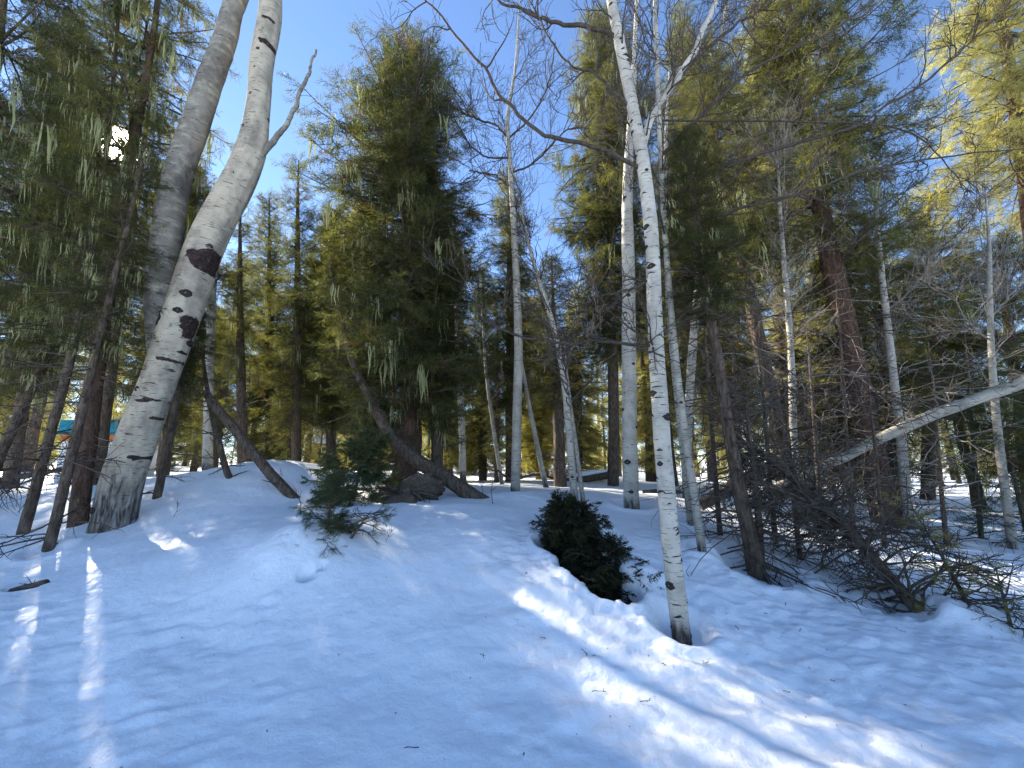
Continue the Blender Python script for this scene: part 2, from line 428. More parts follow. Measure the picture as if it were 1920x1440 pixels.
M = dict(
    snow=mat_snow(),
    fir=mat_foliage('conifer_needles', ((.026, .034, .016), (.048, .053, .020), (.175, .160, .064)), ((.095, .098, .036), (.155, .150, .052), (.41, .365, .15)), trans=.54),  # last tone of each set carries sunlight and pale lichen in the needle colour
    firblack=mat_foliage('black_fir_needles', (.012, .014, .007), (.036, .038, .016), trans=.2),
    pine=mat_foliage('young_pine_needles', (.036, .052, .026), (.085, .105, .050)),
    bark=mat_bark('conifer_bark', (.085, .062, .046), (.17, .135, .105)),
    redbark=mat_bark('red_conifer_bark', (.080, .048, .034), (.165, .105, .075), (.095, .060, .044), .8),
    aspen=mat_aspen('aspen_bark', (.45, .415, .355), .2, 1.0, .3),
    oldaspen=mat_aspen('old_aspen_bark', (.40, .345, .262), 1.1, 1.0, .5),
    shadedaspen=mat_aspen('shaded_aspen_bark', (.20, .18, .15), .3, 1.0, .9),  # rear fork stem: its shade and lichen put into a darker bark colour
    thinaspen=mat_aspen('thin_aspen_bark', (.36, .33, .275), .2, .9, .4),
    twig=mat_plain('bare_twig', (.030, .024, .020), (.085, .068, .054), 30),
    greytwig=mat_plain('grey_twig', (.12, .10, .085), (.28, .25, .21), 30),
    dead=mat_plain('dead_wood', (.045, .034, .026), (.12, .095, .075), 24),
    knot=mat_plain('knot_black', (.012, .010, .009), (.05, .04, .035), 60),
    wound=mat_plain('wound_wood', (.055, .022, .018), (.16, .075, .055), 22, .7, .8),
    lichen=mat_lichen(),
)

# ------------------------------------------------------------------ the snow field
for px, py, r, d in [(1280, 1192, .17, .10), (1185, 948, .22, .10), (965, 925, .18, .06), (1318, 1038, .14, .10), (1297, 992, .14, .08), (1415, 1060, .34, .16),
                     (1655, 975, .45, .14), (1705, 990, .18, .08), (90, 1032, .16, .06)]:
    p = ground(px, py); WELLS.append((p[0], p[1], r, d))

def axis(lo, hi, step, far, ratio=1.16):
    a = list(np.arange(lo, hi + 1e-6, step)); s = step
    while a[-1] < far: s = min(s * ratio, 30); a.append(a[-1] + s)
    s = step
    while a[0] > -far: s = min(s * ratio, 30); a.insert(0, a[0] - s)
    return np.array(a)
gx = axis(-6.2, 6.2, .027, 420); gy = axis(1.4, 7.6, .027, 420)
GX, GY = np.meshgrid(gx, gy)
GZ = full_h(GX, GY)
ny, nx = GX.shape; idx = np.arange(nx * ny).reshape(ny, nx)
mb = MB(); mb.add(np.stack([GX, GY, GZ], -1), np.stack([idx[:-1, :-1], idx[:-1, 1:], idx[1:, 1:], idx[1:, :-1]], -1).reshape(-1, 4))
snow = mb.build('snow_ground', M['snow']); tag(snow, 'deep white snow covering the whole forest floor', 'snow', kind='structure')

# ------------------------------------------------------------------ stamped templates
def spray_template(rng, pairs=6, needles=4, nl=.20, nw=.030, flat=.35, brush=9):
    """a needle-bearing shoot of unit length along +x, lying in xy, z up: only slim needle faces"""
    V = []; C = []
    def needle(p, d, l, w):
        d = d / np.linalg.norm(d); s = np.cross(d, rng.normal(size=3)); s = s / (np.linalg.norm(s) + 1e-9)
        V.append([p - s * w * .5, p + s * w * .5, p + d * l])
    def shoot(p, d, L, cnt):
        d = d / np.linalg.norm(d)
        for k in range(cnt):
            t = (k + rng.uniform(.1, .9)) / cnt
            r = rng.normal(size=3); r[2] *= .7; r -= r.dot(d) * d; r /= np.linalg.norm(r)
            needle(p + d * L * t, d * rng.uniform(.7, 1.3) + r * rng.uniform(.4, .9), nl * rng.uniform(.7, 1.2), nw * rng.uniform(.7, 1.3))
        needle(p, d, L * 1.1, nw * .6)
    shoot(np.zeros(3), np.array([1., 0, 0]), 1.0, brush)
    for k in range(pairs):
        for s in (-1, 1):
            t = .12 + .72 * (k + rng.uniform(0, .9)) / pairs
            a = math.radians(rng.uniform(38, 62)); L = (.55 - .35 * t) * rng.uniform(.7, 1.15)
            d = np.array([math.cos(a), s * math.sin(a), rng.normal(0, flat) - .1])
            shoot(np.array([t, 0, 0]), d, L, needles)
    return np.array(V)                                    # (T,3,3)

def strand_template(rng, n=4):
    V = []; Fc = []
    for k in range(n):
        x, y = rng.normal(0, .10, 2); L = rng.uniform(.5, 1.15); w = rng.uniform(.035, .065)
        a = rng.uniform(0, 6.28); s = np.array([math.cos(a), math.sin(a), 0]) * w * .5
        p = np.array([x, y, .03]); b = len(V)
        for q, ww in ((0, .6), (.3, 1), (.65, .75), (1, .12)):
            c = p + np.array([rng.normal(0, .03), rng.normal(0, .03), -L * q]); V += [c - s * ww, c + s * ww]
        for i in range(3): Fc.append([b + 2 * i, b + 2 * i + 1, b + 2 * i + 3, b + 2 * i + 2])
    return np.array(V), np.array(Fc)

trng = np.random.default_rng(3)
SPRAYS = [spray_template(trng, 6, 4, .22, .022) for _ in range(5)]
BOUGH = [spray_template(trng, 7, 4, .20, .055, .18, 10) for _ in range(3)]
COARSE = [spray_template(trng, 6, 3, .22, .027, .4, 6) for _ in range(4)]
STRANDS = [strand_template(trng, 5) for _ in range(4)]

def stamp_sprays(mb, P, D, U, S, tint, temps):
    D = norm(D); Yv = norm(np.cross(U, D)); Z = np.cross(D, Yv)
    which = RNG.integers(0, len(temps), len(P))
    for k, T in enumerate(temps):
        i = np.nonzero(which == k)[0]
        if not len(i): continue
        T0 = T.reshape(-1, 3)
        v = P[i, None] + S[i, None, None] * (T0[None, :, 0:1] * D[i, None] + T0[None, :, 1:2] * Yv[i, None] + T0[None, :, 2:3] * Z[i, None])
        n = len(T0); f = np.arange(len(i) * n).reshape(-1, 3)
        mb.add(v, f, np.repeat(tint[i], n))

def stamp_lichen(mb, P, S, W_=1.0):
    which = RNG.integers(0, len(STRANDS), len(P))
    for k, (T, Fc) in enumerate(STRANDS):
        i = np.nonzero(which == k)[0]
        if not len(i): continue
        a = RNG.uniform(0, 6.28, len(i)); c, s = np.cos(a), np.sin(a)
        x = (T[None, :, 0] * c[:, None] - T[None, :, 1] * s[:, None]) * W_; y = (T[None, :, 0] * s[:, None] + T[None, :, 1] * c[:, None]) * W_
        v = P[i, None] + S[i, None, None] * np.stack([x, y, np.broadcast_to(T[None, :, 2], x.shape)], -1)
        f = (Fc[None] + (np.arange(len(i)) * len(T))[:, None, None]).reshape(-1, 4)
        mb.add(v, f, np.repeat(np.clip(RNG.normal(.5, .25, len(i)), 0, 1), len(T)))

# ------------------------------------------------------------------ conifers
def crown_meshes(H, prof, nb, temps, spray=.28, lichen=0, droop=.10, dens=1.0, lsize=.30, gaps=.0, fill=1.0, pitch0=-14, tiers=0, bark='dead'):
    """boughs, needles and lichen of one crown, foot at z=0, tip at z=H; prof(u) is its radius"""
    m = {}
    u = (np.arange(nb) + RNG.uniform(0, 1, nb)) / nb; u = u ** .95
    if tiers: u = np.clip((np.floor(u * tiers) + .5 + RNG.normal(0, .12, nb)) / tiers, 0, .995)
    az = RNG.uniform(0, 2 * math.pi, nb)
    if gaps:                                               # whole sectors missing: an uneven, gappy outline
        keep = (fbm(np.cos(az) * 1.1 + 3 + u * 6, np.sin(az) * 1.1 + u * 8, int(RNG.integers(0, 99)), 2) > -gaps) | (u > .9)
        az, u = az[keep], u[keep]; nb = len(u)
    P = np.stack([RNG.normal(0, .02, nb), RNG.normal(0, .02, nb), u * H * .985], 1)
    L = prof(u) * np.where(RNG.random(nb) < .3, RNG.uniform(.3, .7, nb), RNG.uniform(.7, 1.15, nb)) + .08
    pitch = np.radians(pitch0 + 62 * u ** 1.8 + RNG.normal(0, 9, nb))
    D = np.stack([np.cos(az) * np.cos(pitch), np.sin(az) * np.cos(pitch), np.sin(pitch)], 1)
    br = grow(P, D, L, 8, .09, (0, 0, -droop * .6), late=-2.4)
    rb = (.008 + .010 * np.clip(L, 0, 2.5))[:, None] * np.linspace(1, .25, 8)[None]
    bb = MB(); tubes(bb, br, rb, 4)
    cnt = np.maximum(3, (L / .085 * dens).astype(int)); pi = np.repeat(np.arange(nb), cnt)
    ts = np.clip(RNG.beta(1.15, 1.0, len(pi)), .05, .99)
    Q, T = sample(br, pi, ts)
    up = np.array([0, 0, 1.]); lat = norm(np.cross(T, up)) * np.where(RNG.random(len(pi)) < .5, 1, -1)[:, None]
    a = np.radians(RNG.uniform(30, 78, len(pi)))[:, None]
    SD = T * np.cos(a) + lat * np.sin(a) + RNG.normal(0, .25, (len(pi), 3)) + np.array([0, 0, -.10])
    SL = np.clip((.40 * L[pi]) * (1.15 - ts) * RNG.uniform(.5, 1.2, len(pi)), .12, .8)
    tw = grow(Q, SD, SL, 3, .12, (0, 0, -droop))
    tubes(bb, tw, np.linspace(.005, .0025, 3)[None] * np.ones((len(pi), 1)), 3)
    m['limb'] = bb.mesh('limb', M[bark])
    c2 = np.maximum(1, np.round(SL / (.16 * spray / .26) * fill)).astype(int); qi = np.repeat(np.arange(len(pi)), c2)
    S0, ST = sample(tw, qi, RNG.uniform(.08, 1, len(qi)))
    tipP, tipT = sample(br, np.arange(nb), np.full(nb, .93))
    S0 = np.concatenate([S0, tipP]); ST = np.concatenate([ST, tipT]); own = np.concatenate([pi[qi], np.arange(nb)])
    ST = norm(ST + RNG.normal(0, .28, ST.shape)); U = norm(np.array([0, 0, 1.]) + RNG.normal(0, .35, ST.shape))
    sz = spray * RNG.uniform(.6, 1.25, len(S0))
    tb = np.clip(RNG.normal(.45, .17, nb), 0, .85)
    tint = np.clip(tb[own] + RNG.normal(0, .13, len(own)), 0, .9); tint = np.where(RNG.random(len(own)) < .03, .97, tint)
    fb = MB(); stamp_sprays(fb, S0, ST, U, sz, tint, temps); m['crown'] = fb.mesh('crown', M['fir'], False)
    if lichen:
        i = RNG.integers(0, len(S0), lichen); hb = MB()
        grp = fbm(S0[i, 0] * .9, S0[i, 2] * .7 + S0[i, 1], 77, 2); i = i[grp > -.05]
        stamp_lichen(hb, S0[i], np.clip(lsize * RNG.gamma(2.2, .4, len(i)), .05, .62)); m['lichen'] = hb.mesh('lichen', M['lichen'], False)
    return m

def bare_branches(tp, tr, n, length, t0=.06, t1=.5, sub=6, thick=1.0, mat='dead'):
    seg = np.concatenate([[0], np.cumsum(np.linalg.norm(np.diff(tp, axis=0), axis=1))]); tt = seg / seg[-1]
    bb = MB(); td = RNG.uniform(t0, t1, n); Pd = np.stack([np.interp(td, tt, tp[:, k]) for k in range(3)], 1); az = RNG.uniform(0, 6.283, n)
    el = np.radians(RNG.normal(-6, 18, n)); Dd = np.stack([np.cos(az) * np.cos(el), np.sin(az) * np.cos(el), np.sin(el)], 1)
    Ld = length * RNG.uniform(.3, 1.3, n)
    d1 = grow(Pd, Dd, Ld, 7, .13, (0, 0, -.03)); tubes(bb, d1, np.linspace(.013, .004, 7)[None] * RNG.uniform(.6, 1.2, (n, 1)) * thick, 4)
    pi = np.repeat(np.arange(n), sub); Q, T = sample(d1, pi, RNG.uniform(.2, .98, len(pi)))
    d2 = grow(Q, side_dirs(T, RNG.uniform(.6, 1.2, len(pi))), Ld[pi] * RNG.uniform(.15, .45, len(pi)), 5, .2, (0, 0, -.06))
    tubes(bb, d2, np.linspace(.005, .002, 5)[None] * np.ones((len(pi), 1)) * thick, 3)
    return bb.mesh('branch', M[mat])

def P_(pts):      # crown radius profile from (u, radius) pairs
    a = np.array(pts); return lambda u: np.interp(u, a[:, 0], a[:, 1])

# six crown shapes, each R metres wide in radius and H tall; every conifer wears one of them, fitted to its own trunk
LIB = {}
def lib(key, H, R, *a, **k): LIB[key] = (H, R, crown_meshes(H, *a, **k))
lib('column', 9.0, 1.9, P_([(0, 1.1), (.12, 1.6), (.35, 1.75), (.55, 1.95), (.7, 1.85), (.82, 1.45), (.91, 1.0), (.97, .6), (1, .25)]), 185, COARSE, spray=.34, lichen=1300, gaps=.62, lsize=.34)
lib('pointed', 9.0, 1.6, P_([(0, 1.2), (.2, 1.6), (.5, 1.3), (.75, .85), (.92, .4), (1, .1)]), 165, COARSE, spray=.32, lichen=300, gaps=.45)
lib('shaggy', 8.0, 1.7, P_([(0, 1.2), (.25, 1.7), (.6, 1.4), (.85, .8), (1, .15)]), 135, COARSE, spray=.30, lichen=850, gaps=.30, lsize=.30, droop=.13, dens=.85)
lib('slim', 8.0, 1.1, P_([(0, .8), (.25, 1.1), (.6, .85), (.85, .5), (1, .08)]), 150, COARSE, spray=.28, lichen=260, gaps=.40)
lib('flat', 6.0, 3.0, P_([(0, 2.6), (.3, 3.0), (.6, 2.1), (.85, 1.1), (1, .2)]), 66, COARSE, spray=.36, lichen=160, gaps=.25, droop=.07, tiers=13, pitch0=-6, dens=.9)
lib('clumpy', 8.0, 2.0, P_([(0, 1.3), (.3, 2.0), (.6, 1.9), (.85, 1.2), (1, .35)]), 120, COARSE, spray=.36, lichen=420, gaps=.12, tiers=17, lsize=.32, dens=.9)

STUFF = {'limb', 'twig', 'lichen', 'crown', 'branch'}
def fit_crown(e, key, foot, tip, radius, foliage, rz, lichen=True, limb=True):
    """the crown's parts, turned and scaled to sit on the trunk between two local points"""
    H, R, ms = LIB[key]; ax = Vector(tip - foot); q = ax.to_track_quat('Z', 'Y')
    from mathutils import Matrix
    Mx = Matrix.Translation(Vector(foot)) @ q.to_matrix().to_4x4() @ Matrix.Rotation(rz, 4, 'Z') @ Matrix.Diagonal((radius / R, radius / R, ax.length / H, 1))
    for k, me in ms.items():
        if (k == 'lichen' and not lichen) or (k == 'limb' and not limb): continue
        o = link(k, me, e); o.matrix_local = Mx; o['kind'] = 'stuff'
        if k == 'crown':
            o.color = ({'firdark': 0.0, 'firdeep': .12, 'fir': .5, 'firsunlit': 1.0}[foliage], 0, 0, 1)

def straight(h, r, lean=.02, m=22, top=.012):
    z = np.linspace(-.4, h, m); c = np.cumsum(RNG.normal(0, lean, (m, 2)), 0); c -= c[0]
    u = np.clip(z / h, 0, 1); rr = r * (1 - u) ** .85 + top; rr[:3] *= [1.35, 1.2, 1.08]
    return np.column_stack([c, z]), rr

def traced_conifer(name, pix, Y, label, crown0, radius, key, foliage='fir', bark='bark', dead=16, deadlen=1.0, dY=0.0, group=None, m=40, sides=14, lump=.09, rz=None, lichen=True, dtop=.12, thick=1.0, dbl=True, dmat='dead'):
    pts, rad = trace(pix, Y, dY, m=m)
    base = pts[0].copy(); base[2] = float(base_h(base[0], base[1]))
    pts = np.vstack([pts[0] + (pts[0] - pts[1]) / np.linalg.norm(pts[0] - pts[1]) * .45, pts]); rad = np.concatenate([[rad[0] * 1.15], rad])
    loc = pts - base; e = empty(name, base, label, 'tree', group)
    seg = np.concatenate([[0], np.cumsum(np.linalg.norm(np.diff(loc, axis=0), axis=1))])
    b = MB(); tubes(b, loc, rad, sides, lump=lump, hgt=seg[None]); b.build('trunk', M[bark], e)
    if dead:
        o = link('branch', bare_branches(loc, rad, dead, deadlen, t1=crown0 + dtop, thick=thick, mat=dmat), e); o['kind'] = 'stuff'
    if key:
        k = int(np.argmin(np.abs(seg / seg[-1] - crown0)))
        fit_crown(e, key, loc[k], loc[-1] + (loc[-1] - loc[-2]) * .1, radius, foliage, RNG.uniform(0, 6.28) if rz is None else rz, lichen)
        if dbl: fit_crown(e, key, loc[k] - np.array([0, 0, .15]), loc[-1], radius * .86, foliage, (RNG.uniform(0, 6.28) if rz is None else rz) + 2.4, False)
    return e

# the tall lichen-hung fir in the middle
traced_conifer('lichen_fir', [(742, 925, 50), (768, 850, 44), (767, 700, 36), (765, 500, 28), (765, 300, 18), (764, 170, 8), (762, 100, 2)], 8.8,
               'tall broad dark fir hung with pale lichen, left of centre against blue sky', .15, 2.4, 'column', 'firdeep', bark='redbark', dead=26, deadlen=1.5)
traced_conifer('thin_fir', [(820, 932, 26), (818, 800, 22), (812, 650, 17), (805, 500, 12), (798, 380, 7), (795, 300, 2)], 9.2,
               'thin dark fir trunk just right of the lichen-hung fir', .30, 1.15, 'shaggy', 'firdark', dead=18, deadlen=1.1)
# the dark spruces crowding the left edge
traced_conifer('lichen_spruce', [(145, 992, 44), (180, 700, 36), (215, 480, 30), (250, 270, 22), (280, 110, 15), (300, -40, 10), (325, -330, 3)], 5.9,
               'thick brown spruce trunk with lichen right beside the big leaning forked aspen', .36, 1.5, 'shaggy', bark='redbark', dead=36, deadlen=1.2, rz=.898, dbl=False)
traced_conifer('slim_spruce', [(90, 1034, 27), (140, 830, 22), (180, 660, 18), (215, 520, 14), (250, 380, 9), (275, 260, 3)], 5.2,
               'slim grey spruce trunk at left, standing nearest on the snow bank edge', .46, .6, 'slim', 'firdark', dead=34, deadlen=.8, rz=3.142, dbl=False)
traced_conifer('slim_spruce', [(45, 995, 27), (90, 830, 23), (130, 680, 19), (165, 520, 15), (195, 330, 11), (215, 120, 8), (235, -150, 3)], 5.7,
               'slim dark spruce at left whose base stands in a sunlit strip of snow', .33, 1.05, 'shaggy', 'firdark', dead=34, rz=0.0, dbl=False)
traced_conifer('leaning_spruce', [(-20, 900, 27), (20, 810, 25), (78, 690, 21), (112, 600, 16), (145, 500, 11), (165, 420, 6), (176, 360, 2)], 6.6,
               'dark spruce leaning right at the left picture edge, low branches bare', .34, 1.2, 'shaggy', 'firdark', dead=36, deadlen=1.3, dbl=False, rz=2.693)
traced_conifer('edge_spruce', [(-150, 1000, 40), (-105, 760, 34), (-60, 480, 27), (-20, 220, 20), (10, -20, 14), (40, -350, 4)], 5.4,
               'heavy dark spruce boughs filling the top left picture corner', .30, 1.7, 'shaggy', 'firdark', dead=24, deadlen=1.1, rz=.449, dbl=False)
traced_conifer('slim_spruce', [(183, 885, 30), (205, 720, 25), (228, 560, 20), (255, 380, 14), (280, 200, 8), (300, 60, 3)], 9.0,
               'straight grey-brown spruce trunk standing behind, left of the big leaning aspen', .34, 1.0, 'slim', dead=20, rz=0.0, dbl=False)
traced_conifer('slim_spruce', [(287, 972, 19), (305, 880, 18), (330, 760, 16), (350, 640, 13), (362, 540, 9), (370, 450, 4)], 6.6,
               'thin dark spruce stem hugging the right side of the big leaning aspen', .50, .5, 'slim', 'firdark', dead=30, deadlen=.8)
traced_conifer('mid_fir', [(20, 900, 34), (50, 700, 28), (78, 520, 22), (105, 330, 15), (125, 170, 8), (138, 60, 3)], 9.8,
               'dense dark fir behind the left edge spruces, between their trunks', .20, 1.6, 'column', 'firdark', dead=20, rz=1.795)
traced_conifer('mid_fir', [(305, 890, 26), (318, 720, 21), (332, 560, 14), (345, 400, 7), (352, 310, 2)], 11.5,
               'dense fir hidden behind the big leaning forked aspen', .16, 1.6, 'column', dead=14, rz=0.0)
# right-hand conifers
traced_conifer('red_spruce', [(1662, 978, 64), (1625, 800, 50), (1585, 600, 44), (1550, 450, 38), (1520, 300, 30), (1500, 170, 22), (1480, 30, 14), (1465, -120, 4)], 8.4,
               'stout red-brown spruce trunk on the right with golden lichen-tufted boughs', .34, 2.3, 'clumpy', bark='redbark', dead=90, deadlen=1.9)
traced_conifer('leaning_fir', [(1500, 930, 30), (1460, 800, 28), (1420, 620, 27), (1385, 450, 24), (1345, 290, 18), (1320, 180, 10), (1305, 80, 4)], 7.6,
               'dark fir leaning left behind the white aspens, mostly bare trunk', .46, 1.4, 'shaggy', dead=80, deadlen=1.4)
traced_conifer('bare_spruce', [(1418, 1066, 38), (1395, 960, 30), (1370, 830, 26), (1350, 700, 22), (1330, 580, 18), (1310, 450, 15), (1295, 330, 9), (1285, 250, 3)], 5.2,
               'dark spruce with tangled bare lower branches, right of the front aspen', .55, .75, 'slim', 'firdark', dead=120, deadlen=1.2)
traced_conifer('bare_spruce', [(1424, 1052, 22), (1423, 990, 15), (1415, 900, 12), (1405, 820, 10), (1398, 740, 5)], 5.25,
               'short bare side stem rising beside the dark spruce base', .9, .3, None, dead=34, deadlen=.7)
traced_conifer('dark_spruce', [(1690, 962, 40), (1680, 800, 36), (1660, 650, 30), (1640, 520, 20), (1625, 440, 9), (1618, 395, 3)], 11.0,
               'broad spruce with flat black-green boughs behind the stout red trunk', .16, 3.4, 'flat', 'firdark')
traced_conifer('dark_spruce', [(1930, 935, 34), (1915, 800, 30), (1895, 640, 24), (1880, 520, 12), (1875, 455, 3)], 12.0,
               'dark spruce at the right picture edge below the golden fir', .12, 3.0, 'flat', 'firdark')
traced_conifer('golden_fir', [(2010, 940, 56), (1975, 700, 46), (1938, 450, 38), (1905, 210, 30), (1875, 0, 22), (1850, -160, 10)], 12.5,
               'tall sunlit golden fir in the top right picture corner', .40, 2.5, 'clumpy', 'firsunlit', bark='redbark', dead=12)
for px, Y, top, lab in [(1350, 6.2, 560, 'thin dead conifer with bare twiggy branches, nearest behind the thin aspens'), (1455, 6.0, 640, 'thin dead conifer rising from the brush above the fallen spruce'), (1545, 6.6, 600, 'bare dead conifer left of the stout red spruce trunk'),
                        (1600, 7.4, 520, 'tall bare dead conifer touching the stout red spruce trunk'), (1775, 6.8, 640, 'bare dead conifer under the slanting white aspen'), (1395, 8.5, 480, 'thin dead conifer behind the leaning dark fir'), (1500, 5.6, 700, 'low dead conifer standing in the middle of the brush'), (1660, 6.3, 700, 'dead conifer right in front of the stout red spruce trunk'), (1840, 7.6, 600, 'bare dead conifer left of the far right aspen')]:
    b0 = to_px(stand(px, Y)); traced_conifer('dead_conifer', [(b0[0], b0[1], 12), (px - 12, (b0[1] * 2 + top) / 3, 10), (px - 22, (b0[1] + 2 * top) / 3, 7), (px - 34, top, 2)], Y, lab, .95, .3, None, dead=50, deadlen=1.1, sides=8, dtop=.0, dmat='greytwig' if px in (1455, 1600, 1775) else 'dead')  # a few get paler twigs, warm light painted as lighter wood
# conifers of the middle distance
traced_conifer('mid_fir', [(555, 880, 20), (556, 700, 17), (558, 500, 11), (558, 380, 6), (560, 300, 2)], 12.0,
               'dark fir left of the lichen-hung fir, its top against blue sky', .16, 1.3, 'pointed', dead=14, dbl=False)
traced_conifer('mid_fir', [(620, 880, 20), (622, 700, 16), (624, 520, 10), (626, 400, 4)], 13.5,
               'fir half hidden behind the left flank of the lichen-hung fir', .2, 1.5, 'column', dead=14)
traced_conifer('mid_fir', [(455, 880, 22), (452, 700, 18), (450, 560, 12), (450, 420, 6), (450, 330, 2)], 11.0,
               'fir in the gap right of the forked aspen stems', .30, .8, 'slim', dead=20, dbl=False)
traced_conifer('mid_fir', [(960, 900, 26), (958, 700, 20), (956, 550, 14), (955, 420, 7), (953, 325, 2)], 16.0,
               'pointed fir directly behind the slim central aspen', .26, 1.8, 'pointed', dead=16)
traced_conifer('mid_fir', [(1150, 915, 22), (1150, 700, 20), (1146, 450, 16), (1140, 250, 10), (1136, 120, 5), (1132, 40, 2)], 13.0,
               'big golden-edged fir behind the pair of white aspens', .24, 2.2, 'column', dead=14)
traced_conifer('mid_fir', [(1290, 915, 22), (1288, 650, 19), (1284, 400, 15), (1278, 180, 10), (1274, 20, 3)], 14.0,
               'tall fir seen through the twigs right of the white aspens', .22, 1.9, 'pointed', dead=14)
traced_conifer('mid_fir', [(1050, 905, 24), (1046, 760, 18), (1040, 640, 11), (1036, 540, 5), (1034, 480, 2)], 12.0,
               'small dark-topped fir between the central aspen and the white pair', .35, 1.1, 'slim', 'firdark', dead=18)
for px, Y, top, rad_, fol, lab in [(505, 15.5, 370, 1.7, 'fir', 'dense fir behind the curved dead stem on the mound'), (680, 14.5, 380, 1.8, 'firsunlit', 'sunlit fir behind the crooked conifer trunk'),
                                   (840, 17.5, 440, 1.7, 'firsunlit', 'sunlit fir right behind the thin dark fir trunk'), (905, 18.5, 500, 1.6, 'fir', 'fir left of the central aspen, its tip in the blue gap'), (1012, 19.0, 560, 1.7, 'firsunlit', 'sunlit fir just right of the central aspen'),
                                   (1085, 17.0, 540, 1.8, 'firsunlit', 'bright fir left of the straight grey-white aspen'), (1225, 20.0, 500, 2.0, 'firsunlit', 'bright fir glimpsed between the two white aspens'), (1560, 18.0, 420, 2.2, 'firsunlit', 'sunlit fir left behind the stout red spruce trunk')]:
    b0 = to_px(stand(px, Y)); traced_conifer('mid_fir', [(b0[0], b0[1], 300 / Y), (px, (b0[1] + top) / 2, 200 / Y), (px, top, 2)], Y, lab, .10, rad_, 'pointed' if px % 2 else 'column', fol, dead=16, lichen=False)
traced_conifer('golden_pine', [(1740, 920, 30), (1742, 700, 24), (1742, 520, 14), (1742, 360, 3)], 16.0,
               'yellow-green rounded fir behind the dark flat-boughed spruce', .26, 2.7, 'clumpy', 'firsunlit', dead=8)
traced_conifer('golden_pine', [(1470, 915, 26), (1462, 600, 20), (1452, 300, 12), (1446, 60, 4), (1444, -40, 2)], 15.0,
               'tall yellowish fir top right of centre behind dark bare branches', .40, 2.6, 'clumpy', 'firsunlit', dead=8)
traced_conifer('golden_pine', [(1380, 915, 26), (1378, 700, 20), (1376, 500, 12), (1374, 330, 3)], 18.0,
               'yellow-green fir filling the gap behind the leaning dark fir', .22, 2.2, 'pointed', 'firsunlit', dead=8)
# the crooked conifer: it comes up from the snow on the right, lies low, then bends up to the left
traced_conifer('crooked_conifer', [(932, 952, 22), (880, 925, 26), (820, 888, 27), (760, 848, 26), (722, 800, 21), (690, 740, 17), (662, 680, 14), (640, 600, 10), (625, 520, 7), (615, 440, 4)], 7.2,
               'crooked conifer trunk lying low from the sunlit snow, then bending up left', .80, .35, 'slim', dY=1.0, dead=34, deadlen=.6, m=60, lump=.13, dtop=.0, dbl=False)

# ------------------------------------------------------------------ far forest: shared shapes, copied as individuals
FTR = []
for h, r in ((13, .17), (15, .20), (11, .12)):
    tp, tr = straight(h, r); b = MB(); tubes(b, tp, tr, 8, lump=.08); me = b.mesh('trunk', M['bark'])
    FTR.append((h, me, bare_branches(tp, tr, 34, 1.1, t1=.5)))
SKYL = np.array([(-900, 120), (0, 100), (330, 120), (380, 330), (470, 420), (600, 400), (700, 300), (850, 430), (900, 560), (960, 480), (1045, 560), (1100, 420), (1500, 250),
                 (1600, 400), (1790, 430), (1830, 250), (2600, 100)], float)
frng = np.random.default_rng(21); placed = []
ZONES = [(-9999, 0, 'far fir beyond the left picture edge'), (0, 200, 'backlit far fir behind the left spruce trunks'), (200, 400, 'backlit far fir behind the leaning forked aspen'),
         (400, 520, 'far conifer rising behind the left part of the snow mound'), (520, 640, 'far conifer rising behind the right part of the snow mound'),
         (640, 760, 'far conifer behind the trunk of the lichen-hung fir'), (760, 880, 'far conifer between the lichen-hung fir and the central aspen'),
         (880, 1030, 'slender far conifer right behind the central aspen'), (1030, 1180, 'slender far conifer left of the white aspen pair'),
         (1180, 1330, 'far conifer behind the white aspen pair'), (1330, 1480, 'far conifer behind the tangle of bare branches'),
         (1480, 1640, 'far conifer left of the stout red spruce trunk'), (1640, 1780, 'far conifer right of the stout red spruce trunk'), (1780, 1920, 'far conifer at the right picture edge'), (1920, 9999, 'far fir beyond the right picture edge')]
